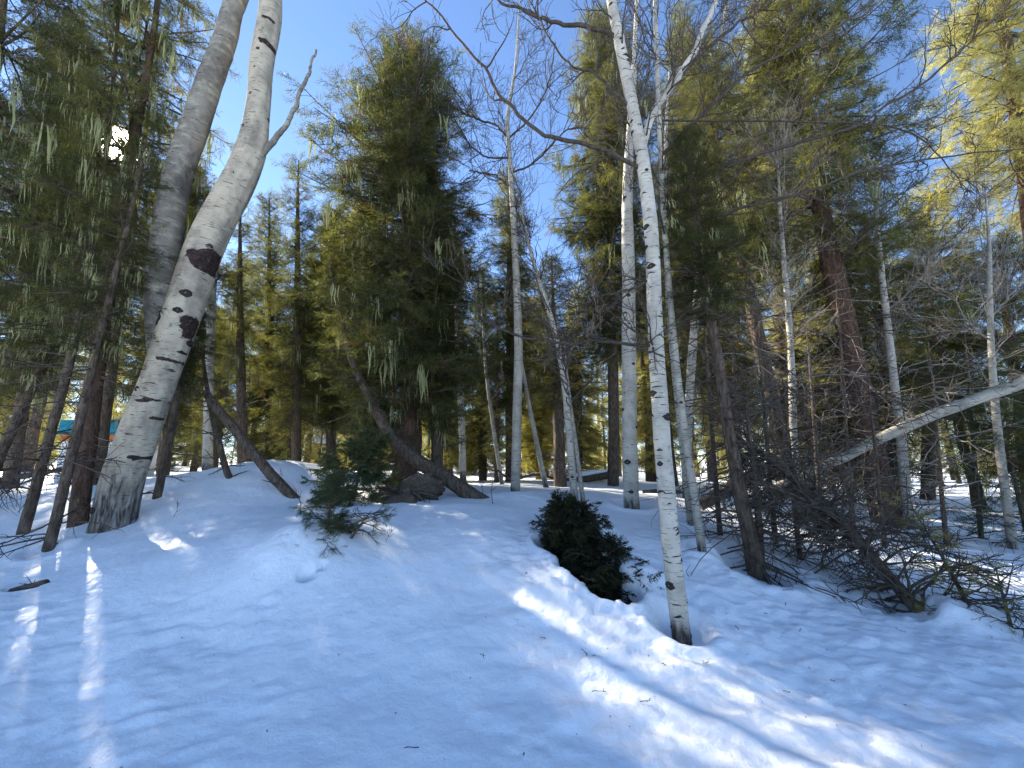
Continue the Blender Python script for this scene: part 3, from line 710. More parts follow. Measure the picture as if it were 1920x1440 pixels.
# the open lanes through which the low sun reaches the snow
LANES = [ground(*q) for q in [(790, 955), (880, 975), (960, 955), (1100, 1165), (1210, 1255), (1570, 1325), (1650, 1365), (1760, 1360), (1880, 1345), (1610, 1245)]]
def in_light(p, h):
    for j, t in enumerate(LANES):
        v = p - t; al = v[0] * -math.sin(SUN_AZ) + v[1] * math.cos(SUN_AZ); pe = abs(v[0] * math.cos(SUN_AZ) + v[1] * math.sin(SUN_AZ))
        if al > 0 and pe < (.5 if j in (3, 4) else .42 if j > 4 else .28) and p[2] + h > t[2] + al * math.tan(SUN_EL): return True
    return False
tries = 0; KEYS = ['pointed', 'slim', 'column', 'clumpy', 'shaggy']
while len(placed) < 135 and tries < 12000:
    tries += 1
    Y = 13 + 45 * frng.random() ** 1.1; px = frng.uniform(-450, 2150)
    if (px < -60 or px > 1990) and Y > 26: continue
    p = stand(px, Y)
    if 60 < px < 260 and Y < 17: continue
    if any((p[0] - q[0]) ** 2 + (p[1] - q[1]) ** 2 < (1.3 + .02 * Y) ** 2 for q in placed): continue
    h, tme, bme = FTR[int(frng.integers(0, 3))]
    top = np.interp(px, SKYL[:, 0], SKYL[:, 1]) + frng.uniform(0, 160)
    ztop = at_y(px, top, Y)[2] - p[2]; s = min(ztop / h, frng.uniform(.8, 1.3))
    if s < .3: continue
    if in_light(p, h * s): continue
    placed.append(p)
    lab = next(l for a, b, l in ZONES if a <= px < b)
    if Y > 48: lab = lab.replace('far ', 'tiny most distant ', 1)
    elif Y > 30: lab = lab.replace('far ', 'very far ', 1)
    e = empty('forest_conifer', p - np.array([0, 0, .12]), lab, 'tree', lab, frng.uniform(0, 6.28), s)
    link('trunk', tme, e)
    if Y < 30: o = link('branch', bme, e); o['kind'] = 'stuff'
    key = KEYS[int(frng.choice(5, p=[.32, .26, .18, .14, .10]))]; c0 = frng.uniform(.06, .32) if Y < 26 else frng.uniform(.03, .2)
    fit_crown(e, key, np.array([0, 0, h * c0]), np.array([0, 0, h * 1.01]), frng.uniform(1.0, 1.7), 'firsunlit' if frng.random() < .8 else 'fir', frng.uniform(0, 6.28), frng.random() < .2, Y < 35)

n = 0
while n < 80:                                             # low young firs far back, closing the view under the tall trees
    Y = frng.uniform(24, 70); px = frng.uniform(-20, 1940); p = stand(px, Y); n += 1
    lab = next(l for a, b, l in ZONES if a <= px < b).replace('far ', 'low young ', 1).replace('very low', 'low')
    h, tme, bme = FTR[2]; s = frng.uniform(.28, .6)
    e = empty('young_forest_fir', p - np.array([0, 0, .1]), lab, 'tree', lab, frng.uniform(0, 6.28), s); link('trunk', tme, e)
    fit_crown(e, KEYS[n % 3], np.array([0, 0, .1]), np.array([0, 0, h * 1.01]), frng.uniform(2.2, 3.4), 'firsunlit' if frng.random() < .7 else 'fir', frng.uniform(0, 6.28), False, False)

ORD = ['first', 'second', 'third', 'fourth', 'fifth', 'sixth', 'seventh', 'eighth', 'ninth', 'tenth', 'eleventh', 'twelfth', 'thirteenth', 'fourteenth', 'fifteenth', 'sixteenth', 'seventeenth', 'eighteenth']
fam = {}
for o in COL.objects:
    if o.name.split('.')[0] in ('forest_conifer', 'young_forest_fir'): fam.setdefault(o['label'], []).append(o)
for lab, os_ in fam.items():                              # which one: by place, counted from the left
    os_.sort(key=lambda o: to_px(np.array(o.location))[0])
    if len(os_) > 1:
        for k, o in enumerate(os_): o['label'] = lab + ', ' + (ORD[k] if k < len(os_) - 1 else 'last') + ' from left'

# ------------------------------------------------------------------ aspens
def knot_mesh():
    b = MB(); n = 14; rings = []
    for q, (s, d) in enumerate(((1.0, .0), (.75, .10), (.45, .07), (.12, .05))):
        a = np.arange(n) / n * 2 * math.pi
        w = np.sign(np.cos(a)) * np.abs(np.cos(a)) ** 1.0 * s; h = np.sin(a) * .72 * s * (1 - .35 * np.abs(np.cos(a)))
        jit = 1 + .12 * RNG.normal(size=n)
        rings.append(np.stack([w * jit, d - .2 * (w * jit) ** 2, h * jit], 1))
    V = np.concatenate(rings); f = []
    for r in range(3):
        for i in range(n): f.append([r * n + i, r * n + (i + 1) % n, (r + 1) * n + (i + 1) % n, (r + 1) * n + i])
    b.add(V, np.array(f)); return b.mesh('knot', M['knot'])
KNOTS = [knot_mesh() for _ in range(4)]
def brow_mesh():
    b = MB(); n = 9; x = np.linspace(-1, 1, n); z = -.55 * np.abs(x) ** 1.3 + .12 * RNG.normal(size=n) * .4
    th = .2 * (1 - np.abs(x) ** 2) + .03
    cv = -.2 * x * x
    V = np.concatenate([np.stack([x, cv, z + th], 1), np.stack([x, cv + .07, z], 1), np.stack([x, cv, z - th], 1)])
    f = [[r * n + i, r * n + i + 1, (r + 1) * n + i + 1, (r + 1) * n + i] for r in range(2) for i in range(n - 1)]
    b.add(V, np.array(f)); return b.mesh('knot', M['knot'])
BROWS = [brow_mesh() for _ in range(3)]

def add_knots(trunk, pts, rad, n, t0=.02, t1=.98, size=(.25, .6)):
    seg = np.concatenate([[0], np.cumsum(np.linalg.norm(np.diff(pts, axis=0), axis=1))]); tt = seg / seg[-1]
    for k in range(n):
        t = t0 + (t1 - t0) * (k + RNG.random()) / n
        c = np.array([np.interp(t, tt, pts[:, q]) for q in range(3)]); r = float(np.interp(t, tt, rad))
        i = min(len(pts) - 2, int(np.searchsorted(tt, t))); T = norm(pts[min(i + 1, len(pts) - 1)] - pts[max(i - 1, 0)])
        a = RNG.uniform(0, 2 * math.pi); d = np.array([math.cos(a), math.sin(a), 0]); d = norm(d - d.dot(T) * T)
        X = np.cross(d, T)
        o = link('knot', (KNOTS + BROWS)[RNG.integers(0, 7)], trunk)
        s = r * RNG.uniform(*size); off = r * .985
        p = c + d * off
        from mathutils import Matrix
        o.matrix_local = Matrix(((X[0] * s, d[0] * s * 1.6, T[0] * s, p[0]), (X[1] * s, d[1] * s * 1.6, T[1] * s, p[1]), (X[2] * s, d[2] * s * 1.6, T[2] * s, p[2]), (0, 0, 0, 1)))

def twig_cloud(mb, parents, prad, n1, l1, n2, l2, n3, l3, up=.05, t0=.25, rmax=.012, ang=(.5, 1.1), rmin=.0030):
    """bare crooked side branches on polylines (N,n,3): three orders of twigs"""
    def order(par, pr, n, l, r0, r1, npts, wander, trop, k, tmin):
        N = len(par); pi = RNG.integers(0, N, n); t = RNG.uniform(tmin, .98, n)
        Q, T = sample(par, pi, t); s = t * (par.shape[1] - 1)
        rp = pr[pi, s.astype(int)]
        D = side_dirs(T, RNG.uniform(*ang, n)) + np.array([0, 0, .12])
        L = l * RNG.uniform(.45, 1.35, n)
        pts = grow(Q, D, L, npts, wander, (0, 0, trop))
        a = np.minimum(rp * .7, r0)[:, None]; rad = a + (np.minimum(a, r1) - a) * np.linspace(0, 1, npts)[None]
        tubes(mb, pts, np.maximum(rad, rmin), k); return pts, rad
    p1, r1 = order(parents, prad, n1, l1, rmax, .003, 9, .17, up, 5, t0)
    p2, r2 = order(p1, r1, n2, l2, rmax * .5, .0022, 7, .20, up, 4, .12)
    p3, r3 = order(p2, r2, n3, l3, .0034, rmin, 6, .22, up * 1.5, 3, .1)
    return p1, r1

def aspen(name, pix, Y, label, limbs=(), mat='aspen', dY=0.0, cloud=None, t0=.45, knots=0, m=60, sides=16, group=None, lump=.05, twig='twig', flare=1.12, ksize=(.28, .6), sink=.5, edit=None, limbmat=None):
    pts, rad = trace(pix, Y, dY, m=m)
    base = pts[0].copy(); base[2] = float(base_h(base[0], base[1]))
    d = norm(pts[0] - pts[1])
    pts = np.vstack([pts[0] + d * sink, pts]); rad = np.concatenate([[rad[0] * flare], rad])
    loc = pts - base
    e = empty(name, base, label, 'tree', group)
    seg = np.concatenate([[0], np.cumsum(np.linalg.norm(np.diff(loc, axis=0), axis=1))]) - sink
    b = MB(); tubes(b, loc, rad, sides, hgt=seg[None], lump=lump, tint=0.0)
    if edit: globals()['bw'] = base; edit(b)
    tr = b.build('trunk', M[mat], e)
    par = [(loc, rad)]
    for lp in limbs:
        q, r = trace(lp, Y, dY * .5, m=m)
        # start inside the trunk
        q = q - base; k = np.argmin(np.linalg.norm(loc - q[0], axis=1)); w = np.linspace(1, 0, len(q))[:, None] ** 4
        q = q + (loc[k] - q[0]) * w
        s_ = RNG.uniform(0, 99); jj = np.stack([fbm(np.arange(m) * (13. / m) + s_ + 31 * c_, np.arange(m) * 0. + c_, 4, 3) for c_ in range(3)], 1)
        q = q + jj * np.minimum(r[:, None] * 3.0, .05) * (1 - w)
        lb = MB(); tubes(lb, q, r, 10 if r[0] < .08 else 28, hgt=np.full((1, m), 9.), lump=.04, tint=0.0); lo = lb.build('limb', M[(limbmat or mat) if r[0] > .036 else twig], e); par.append((q, r))
    if knots: add_knots(tr, loc, rad, knots, size=ksize)
    if cloud:
        tb = MB()
        P0 = np.stack([spline(p[int(len(p) * (t0 if i == 0 else 0)):], 40) for i, (p, r) in enumerate(par)])
        R0 = np.stack([spline(r[int(len(r) * (t0 if i == 0 else 0)):, None], 40)[:, 0] for i, (p, r) in enumerate(par)])
        twig_cloud(tb, P0, R0, *cloud, t0=.05)
        tag(tb.build('twig', M[twig], e), kind='stuff')
    return e, loc, rad, tr

# the front aspen with its fork and long reaching limbs
aspen('white_aspen', [(1278, 1197, 38), (1256, 1000, 35), (1240, 800, 33), (1228, 600, 29), (1222, 450, 27), (1207, 310, 25), (1190, 220, 22), (1166, 100, 20), (1146, 0, 18), (1120, -160, 15), (1100, -330, 7)], float(ground(1280, 1195)[1]),
      'white knotty aspen standing nearest the camera, right of the dark snow hollow',
      limbs=[[(1204, 290, 15), (1222, 225, 14), (1250, 175, 13), (1295, 105, 12), (1345, 0, 10), (1390, -110, 8)],
             [(1200, 325, 8), (1150, 295, 8), (1113, 277, 8), (1050, 263, 7.5), (1017, 253, 7), (967, 213, 6.5), (940, 180, 6), (890, 107, 5), (827, 30, 4), (790, -10, 3)],
             [(1162, 70, 8), (1107, 50, 8), (1040, 43, 6.5), (1000, 30, 6), (940, 3, 4), (880, -30, 3)],
             [(1215, 655, 7), (1207, 647, 6.5), (1120, 638, 6), (1073, 645, 5.5), (973, 630, 4.5), (917, 603, 3.5), (893, 583, 2.5)],
             [(1222, 520, 5), (1207, 533, 5), (1140, 553, 4), (1067, 577, 2.5)],
             [(1190, 200, 6), (1120, 140, 5), (1060, 110, 4), (1010, 40, 3), (985, -20, 2)]],
      cloud=(60, .8, 300, .42, 1200, .20), t0=.55, knots=140, sides=20, ksize=(.36, .74))
aspen('white_aspen', [(1185, 953, 31), (1181, 850, 29), (1180, 700, 27), (1178, 500, 24), (1176, 380, 21), (1180, 280, 17), (1186, 180, 13), (1192, 60, 9), (1196, -60, 5)], float(ground(1185, 950)[1]),
      'straight grey-white aspen standing just behind and left of the front aspen', cloud=(40, 1.1, 220, .6, 800, .28), t0=.4, knots=50)
aspen('slim_aspen', [(966, 928, 18), (969, 800, 17.5), (972, 650, 16), (968, 520, 13), (962, 400, 11), (956, 300, 9), (952, 220, 7), (966, 130, 5), (972, 40, 3), (976, -20, 2)], float(ground(965, 925)[1]),
      'slim pale aspen in the centre with a spreading fine twig crown', limbs=[[(958, 262, 4), (930, 235, 3.5), (890, 222, 3), (845, 196, 2)], [(952, 300, 4), (905, 290, 3), (870, 255, 2.5), (840, 190, 2)],
      [(956, 255, 4), (1000, 215, 3), (1030, 150, 2.5), (1042, 80, 2)], [(962, 330, 4), (1010, 300, 3.4), (1060, 245, 2.6), (1100, 240, 2)], [(960, 360, 3), (930, 330, 3), (880, 320, 2)]],
      cloud=(90, 1.3, 460, .75, 1500, .34), t0=.42, knots=18, mat='thinaspen')
aspen('thin_aspen', [(1318, 1042, 18), (1300, 920, 16), (1280, 780, 14), (1262, 620, 12), (1250, 480, 11), (1243, 380, 10), (1236, 220, 9), (1230, 60, 8), (1226, -60, 6)], float(ground(1318, 1040)[1]),
      'thin aspen right of the front aspen with long dark limbs sweeping up right',
      limbs=[[(1243, 400, 9), (1300, 345, 9), (1357, 313, 9), (1467, 273, 8), (1597, 240, 7), (1647, 210, 6.5), (1713, 167, 6), (1780, 113, 5), (1847, 50, 4), (1897, 0, 3)],
             [(1250, 470, 8), (1310, 420, 7), (1380, 390, 7), (1513, 360, 6), (1613, 323, 5.5), (1780, 293, 4.5), (1913, 280, 3)],
             [(1240, 300, 7), (1280, 253, 7), (1345, 190, 6.5), (1413, 127, 6), (1547, 67, 5), (1613, 20, 4), (1660, -20, 3)],
             [(1238, 180, 6), (1290, 130, 6), (1360, 60, 5), (1420, 20, 4), (1470, -30, 3)],
             [(1597, 240, 5), (1650, 235, 4), (1725, 240, 4), (1770, 290, 3), (1800, 340, 2.4), (1830, 365, 2)]],
      cloud=(120, .95, 640, .5, 1850, .24), t0=.5, knots=14, mat='thinaspen')
aspen('thin_aspen', [(1297, 996, 15), (1285, 880, 14), (1270, 740, 13), (1258, 620, 12), (1250, 500, 10), (1246, 350, 8), (1250, 220, 5), (1256, 120, 3)], float(ground(1297, 994)[1]) + .3,
      'thinner grey aspen stem close behind the thin right-hand aspen', cloud=(30, .9, 150, .5, 500, .25), t0=.4, knots=10, mat='thinaspen')
aspen('thin_aspen', [(1078, 940, 15), (1070, 850, 14), (1060, 730, 13), (1045, 640, 11), (1022, 560, 9), (1003, 500, 7), (985, 430, 5), (975, 370, 3)], 7.0,
      'thin brownish aspen behind the buried fir, curving up to the left', cloud=(36, .8, 170, .5, 500, .25), t0=.3, knots=8, mat='thinaspen', dY=.4)
aspen('thin_aspen', [(1104, 1010, 10), (1092, 930, 9), (1082, 850, 8), (1070, 760, 6), (1062, 690, 4), (1058, 640, 2)], 5.3,
      'finger-thin sapling rising out of the buried fir', cloud=(16, .5, 60, .3, 160, .16), t0=.3, mat='greytwig', sides=8)
aspen('thin_aspen', [(1706, 994, 24), (1695, 880, 21), (1684, 780, 19), (1668, 640, 16), (1654, 520, 13), (1646, 440, 10), (1642, 370, 7), (1644, 300, 3)], float(ground(1705, 992)[1]),
      'crooked white aspen in front of the stout red spruce trunk', limbs=[[(1652, 500, 6), (1620, 470, 5), (1585, 440, 4), (1560, 400, 3)], [(1660, 580, 6), (1700, 550, 5), (1740, 500, 4), (1760, 450, 3)]],
      cloud=(46, .9, 230, .5, 800, .24), t0=.35, knots=16, mat='aspen', twig='greytwig')
aspen('thin_aspen', [(1900, 1034, 24), (1886, 930, 21), (1872, 820, 19), (1860, 680, 15), (1856, 560, 12), (1855, 470, 9), (1850, 390, 5), (1846, 320, 2)], float(ground(1895, 1032)[1]),
      'grey aspen at the far right with pale forking twigs', limbs=[[(1857, 600, 5), (1890, 560, 4), (1920, 520, 3), (1940, 470, 2)], [(1858, 640, 5), (1820, 610, 4), (1790, 560, 3), (1765, 540, 2)]],
      cloud=(50, .9, 240, .5, 800, .24), t0=.3, knots=12, mat='thinaspen', twig='greytwig')
aspen('thin_aspen', [(1493, 925, 17), (1488, 830, 16), (1486, 740, 15), (1482, 640, 13), (1474, 540, 11), (1466, 440, 8), (1460, 340, 5), (1456, 260, 2)], 6.9,
      'speckled thin aspen rising behind the fallen dead spruce', cloud=(60, 1.0, 280, .55, 900, .26), t0=.3, knots=12, mat='thinaspen', twig='greytwig')
aspen('thin_aspen', [(1288, 925, 18), (1292, 760, 17), (1303, 600, 16), (1318, 450, 14), (1328, 300, 12), (1340, 160, 10), (1356, 50, 8), (1372, -60, 6)], 9.6,
      'pale straight aspen in the second row, leaning slightly right', cloud=(50, 1.3, 260, .7, 900, .34), t0=.35, knots=16, mat='aspen')
aspen('thin_aspen', [(868, 895, 13), (866, 800, 12), (862, 700, 11), (858, 600, 9), (855, 500, 6), (852, 420, 3)], 13.5,
      'thin white aspen behind, just right of the lichen-hung fir', cloud=(30, 1.3, 120, .7, 300, .35), t0=.35, mat='aspen')
aspen('thin_aspen', [(940, 900, 8), (925, 800, 7), (912, 700, 6), (905, 600, 4), (902, 540, 2)], 13.0,
      'slender leaning pale sapling left of the central aspen', cloud=(20, 1.0, 80, .5, 200, .3), t0=.3, mat='thinaspen', sides=8)
aspen('thin_aspen', [(1022, 905, 10), (1000, 800, 9), (985, 720, 7), (972, 640, 5), (965, 560, 3)], 11.5,
      'leaning grey sapling right of the central aspen', cloud=(20, 1.0, 80, .5, 200, .3), t0=.3, mat='thinaspen', sides=8)
aspen('thin_aspen', [(389, 880, 22), (390, 800, 20), (392, 720, 19), (396, 600, 16), (402, 480, 12), (408, 380, 8)], 10.5,
      'short pale aspen trunk directly right of the big leaning aspen', cloud=(20, 1.0, 80, .5, 200, .3), t0=.5, mat='aspen', knots=6)

# the great leaning forked aspen
SCARS = [(352, 602, .25, .24, .030), (384, 480, .34, .19, .035), (382, 528, .13, .06, .03), (262, 748, .16, .03, .02), (284, 783, .16, .03, .02), (330, 655, .18, .03, .01), (300, 668, .14, .025, .01), (285, 590, .10, .16, .02), (238, 860, .22, .03, .01), (490, 65, .12, .06, .02), (495, 22, .10, .05, .02)]
Yb = float(ground(215, 983)[1])
def scarred(mb):
    """old wounds of the bark: raised rough lumps, marked for the material"""
    v = mb.v[0]; t = np.zeros(len(v), np.float32); w = v + bw
    for px, py, rx, rz, h in SCARS:
        c = at_y(px, py, Yb - .28); dx = (w[:, 0] - c[0]); dz = (w[:, 2] - c[2]) ; dz = dz + .12 * dx
        q = np.sqrt((dx / rx) ** 2 + (dz / rz) ** 2) + .32 * fbm(w[:, 0] * 9, w[:, 2] * 9 + px, 5, 2); k = np.where(w[:, 1] < Yb + .15, 1 - sstep(.8, 1.15, q), 0)
        t = np.maximum(t, k); v[:, 1] -= h * k * (1 + 1.4 * fbm(w[:, 0] * 22, w[:, 2] * 22, 9, 2))
    mb.a[0] = t.astype(np.float32)
bw = None
e, loc, rad, tr = aspen('forked_aspen', [(206, 1005, 100), (212, 985, 96), (230, 900, 93), (266, 800, 84), (298, 713, 76), (330, 620, 78), (354, 550, 76), (374, 490, 74), (405, 420, 70), (444, 345, 64), (474, 270, 55), (486, 190, 46), (491, 120, 46), (505, 40, 44), (512, -60, 38), (530, -220, 26), (545, -380, 12)],
      Yb, 'huge leaning forked aspen with pale bark and a dark red wound',
      limbs=[[(322, 700, 50), (314, 620, 62), (308, 550, 62), (312, 480, 61), (320, 400, 60), (340, 320, 58), (368, 240, 55), (394, 150, 50), (420, 80, 45), (440, 20, 40), (456, -40, 36), (460, -140, 34), (490, -300, 16)],
             [(420, 400, 10), (455, 330, 13), (500, 280, 13), (535, 235, 10), (562, 180, 8), (580, 130, 6), (591, 90, 4)]],
      mat='oldaspen', knots=50, sides=64, m=260, lump=.05, t0=.75, ksize=(.16, .42), flare=1.25, twig='greytwig', edit=scarred, limbmat='shadedaspen')

def blob(mb, c, ax, n=12, rough=.2, tint=.5):
    """lumpy closed shell, semi-axes as three vectors"""
    u = np.linspace(0, 2 * math.pi, n, endpoint=False); v = np.linspace(0, math.pi, n // 2 + 1)
    U, Vv = np.meshgrid(u, v); k = RNG.uniform(0, 40)
    r = 1 + rough * 2 * fbm(np.cos(U) * np.sin(Vv) * 1.8 + k, np.sin(U) * np.sin(Vv) * 1.8 + np.cos(Vv) * 1.4, 3, 3)
    X = (r * np.cos(U) * np.sin(Vv))[..., None] * ax[0] + (r * np.sin(U) * np.sin(Vv))[..., None] * ax[1] + (r * np.cos(Vv))[..., None] * ax[2]
    idx = np.arange(U.size).reshape(U.shape)
    f = np.stack([idx[:-1], np.roll(idx, -1, 1)[:-1], np.roll(idx, -1, 1)[1:], idx[1:]], -1).reshape(-1, 4)
    mb.add(c + X, f, tint)

# ------------------------------------------------------------------ leaning poles, logs and the fallen dead spruce
def log(name, pix, Y, label, cat='log', dY=0.0, mat='bark', nd=0, dl=.3, sides=12, m=24, lump=.08, twig='dead', cloud=None, down=0.0):
    pts, rad = trace(pix, Y, dY, m=m); base = pts[0].copy(); base[2] = float(base_h(base[0], base[1]))
    e = empty(name, base, label, cat); loc = pts - base
    b = MB(); tubes(b, loc, rad, sides, lump=lump, cap=True, hgt=np.full((1, m), 9.), tint=0.0); b.build('trunk', M[mat], e)
    if nd:
        i = RNG.integers(1, m - 2, nd); T = norm(loc[i + 1] - loc[i]); D = side_dirs(T, RNG.uniform(.8, 1.4, nd)) + np.array([0, 0, down])
        L = dl * RNG.uniform(.3, 1.3, nd); q = grow(loc[i], D, L, 8, .16, (0, 0, down * .1)); tb = MB()
        tubes(tb, q, np.minimum(rad[i] * .4, .016)[:, None] * np.linspace(1, .25, 8)[None], 4)
        if cloud:
            r = np.minimum(rad[i] * .4, .016)[:, None] * np.linspace(1, .25, 8)[None]
            n2, l2, n3, l3 = cloud
            pi = RNG.integers(0, nd, n2); Q, T = sample(q, pi, RNG.uniform(.15, .98, n2)); q2 = grow(Q, side_dirs(T, RNG.uniform(.5, 1.1, n2)), l2 * RNG.uniform(.4, 1.3, n2), 7, .18, (0, 0, down * .06))
            tubes(tb, q2, np.linspace(.006, .0025, 7)[None] * np.ones((n2, 1)), 4)
            pi = RNG.integers(0, n2, n3); Q, T = sample(q2, pi, RNG.uniform(.15, .98, n3)); q3 = grow(Q, side_dirs(T, RNG.uniform(.5, 1.1, n3)), l3 * RNG.uniform(.4, 1.3, n3), 5, .2, (0, 0, down * .05))
            tubes(tb, q3, np.linspace(.003, .0018, 5)[None] * np.ones((n3, 1)), 3)
        tag(tb.build('branch', M[twig], e), kind='stuff')
    return e
log('leaning_pole', [(562, 946, 22), (500, 880, 22), (450, 818, 21), (405, 762, 19), (385, 735, 15)], 6.9, 'straight dead pole leaning left across the snow mound', nd=14, dl=.35)
log('leaning_pole', [(434, 952, 15), (438, 918, 14), (424, 880, 14), (410, 830, 13), (398, 780, 12), (386, 715, 9), (380, 660, 5)], 7.2, 'curved thin dead stem standing on the snow mound', nd=20, dl=.4)
e_log = log('slanting_aspen', [(1960, 694, 36), (1920, 716, 34), (1840, 745, 31), (1740, 782, 29), (1650, 822, 26), (1580, 858, 22), (1500, 893, 17), (1440, 918, 13), (1390, 935, 9)], 6.0,
    'white fallen aspen slanting down across the right side', cat='fallen tree', dY=1.6, mat='thinaspen', nd=16, dl=.5, twig='greytwig', cloud=(40, .2, 80, .12))
log('fallen_log', [(1312, 948, 22), (1345, 930, 28), (1385, 908, 30), (1440, 880, 28), (1480, 850, 22)], 7.8, 'dark short log propped up behind the thin aspens', nd=16, dl=.6)
log('dead_spruce', [(1738, 1166, 30), (1690, 1110, 29), (1640, 1050, 28), (1590, 992, 26), (1550, 950, 23), (1500, 905, 19), (1440, 860, 14), (1380, 820, 8)], float(ground(1735, 1160)[1]) + .05,
    'fallen black dead spruce sloping down right, bristling with bare branches', cat='fallen tree', dY=1.5, mat='bark', nd=120, dl=1.05, cloud=(800, .34, 1300, .14), down=-.3)
log('dead_branch', [(1400, 900, 6), (1480, 925, 8), (1560, 965, 9), (1620, 1000, 8), (1690, 1015, 7), (1740, 1018, 4)], 4.9, 'long bare branch curving above the fallen dead spruce', cat='branch', nd=30, dl=.35, sides=7, cloud=(90, .16, 160, .09))
log('dead_branch', [(1730, 1140, 9), (1660, 1065, 9), (1600, 1000, 8), (1560, 950, 6)], 4.4, 'thin dead stem lying parallel to the fallen dead spruce', cat='branch', nd=16, dl=.3, sides=7, dY=.8, cloud=(60, .16, 80, .09), down=-.2)
log('fallen_log', [(1060, 903, 12), (1100, 897, 14), (1150, 889, 14)], 15.5, 'far snow-topped log lying across the open snow')
log('fallen_log', [(1205, 922, 7), (1240, 921, 8), (1290, 924, 7)], 9.2, 'dark thin log on the snow behind the front aspen')
log('dead_branch', [(1062, 906, 4), (1010, 890, 5), (960, 898, 4), (930, 880, 3)], 12.5, 'dark dead branch lying behind the central aspen', cat='branch', nd=16, dl=.5)
log('fallen_log', [(-20, 905, 16), (60, 890, 15), (130, 878, 12), (170, 868, 8)], 8.2, 'dark fallen trunk lying between the left spruces', nd=34, dl=.8, cloud=(120, .3, 200, .16))

def cap_of(name, pix, Y, label, lift=.06):
    pts, rad = trace(pix, Y, 0, m=20); b = MB(); pts = pts + np.array([0, 0, 1.]) * lift; tubes(b, pts, rad * np.sin(np.linspace(.15, math.pi - .15, 20)), 8, lump=.15)
    o = b.build(name, M['snow']); tag(o, label, 'snow')
cap_of('snow_cap', [(1062, 896, 9), (1100, 889, 11), (1148, 882, 11)], 15.5, 'white snow cap on the far log', .02)

# root mass / stump under the lichen fir
p = ground(745, 938); e = empty('root_plate', p, 'dark decayed stump and bark slabs at the foot of the lichen-hung fir', 'stump')
b = MB(); blob(b, np.array([0, .15, .05]), (np.array([.42, 0, 0]), np.array([0, .3, 0]), np.array([.06, 0, .24])), 44, .75); b.build('stump', M['dead'], e)
for k in range(9):
    a = RNG.uniform(-.9, .5); b = MB(); L = RNG.uniform(.3, .65); q = grow(np.array([[.05, 0, .1]]), np.array([[math.cos(a), -abs(math.sin(a)) * .6, .05]]), np.array([L]), 7, .12, (0, 0, -.06)); tubes(b, q, np.linspace(.045, .008, 7)[None], 6, lump=.2); b.build('root', M['dead'], e)

# ------------------------------------------------------------------ young conifers in the foreground
def young(name, base, h, label, nb, prof, foliage='pine', temps=None, lv=(.6, 1.15), spray=.11, lean=(0, 0), bare=0, r=.02, zs=-.2, el=10, droop=.02, dens=1.0, limbmat='dead'):
    e = empty(name, base, label, 'young tree')
    m = 14; z = np.linspace(zs, h, m); u = np.clip((z - zs) / (h - zs), 0, 1); tp = np.column_stack([lean[0] * u ** 1.3, lean[1] * u ** 1.3, z]); tr = r * (1 - u) + .004
    b = MB(); tubes(b, tp, tr, 8, lump=.08); b.build('trunk', M['bark'], e)
    t = RNG.uniform(.15, .97, nb); P = np.stack([np.interp(t, u, tp[:, k]) for k in range(3)], 1); az = RNG.uniform(0, 6.283, nb)
    pit = np.radians(el + 45 * t + RNG.normal(0, 12, nb)); D = np.stack([np.cos(az) * np.cos(pit), np.sin(az) * np.cos(pit), np.sin(pit)], 1)
    L = prof(t) * RNG.uniform(*lv, nb); br = grow(P, D, L, 8, .10, (0, 0, -droop)); bb = MB()
    tubes(bb, br, np.linspace(.007, .0025, 8)[None] * np.ones((nb, 1)), 4)
    k = max(2, int(6 * dens)); pi = np.repeat(np.arange(nb), k); Q, T = sample(br, pi, RNG.uniform(.25, .98, len(pi)))
    q2 = grow(Q, side_dirs(T, RNG.uniform(.5, 1.0, len(pi))), L[pi] * RNG.uniform(.15, .4, len(pi)), 5, .14, (0, 0, -droop)); tubes(bb, q2, np.linspace(.0035, .0018, 5)[None] * np.ones((len(pi), 1)), 3)
    live = RNG.random(nb) >= bare
    sel = np.nonzero(live[pi])[0]
    if len(sel):
        qi = np.repeat(sel, 2); S0, ST = sample(q2, qi, RNG.uniform(.2, 1, len(qi)))
        a, bb2 = sample(br, np.nonzero(live)[0], np.full(live.sum(), .95)); S0 = np.concatenate([S0, a]); ST = np.concatenate([ST, bb2])
        fb = MB(); stamp_sprays(fb, S0, norm(ST + RNG.normal(0, .2, ST.shape)), norm(np.array([0, 0, 1.]) + RNG.normal(0, .3, ST.shape)), spray * RNG.uniform(.7, 1.2, len(S0)), np.clip(RNG.normal(.45, .2, len(S0)), 0, .9), temps or SPRAYS)
        tag(fb.build('crown', M['fir' if foliage == 'firdark' else foliage], e, False), kind='stuff')
    tag(bb.build('branch', M[limbmat], e), kind='stuff'); return e

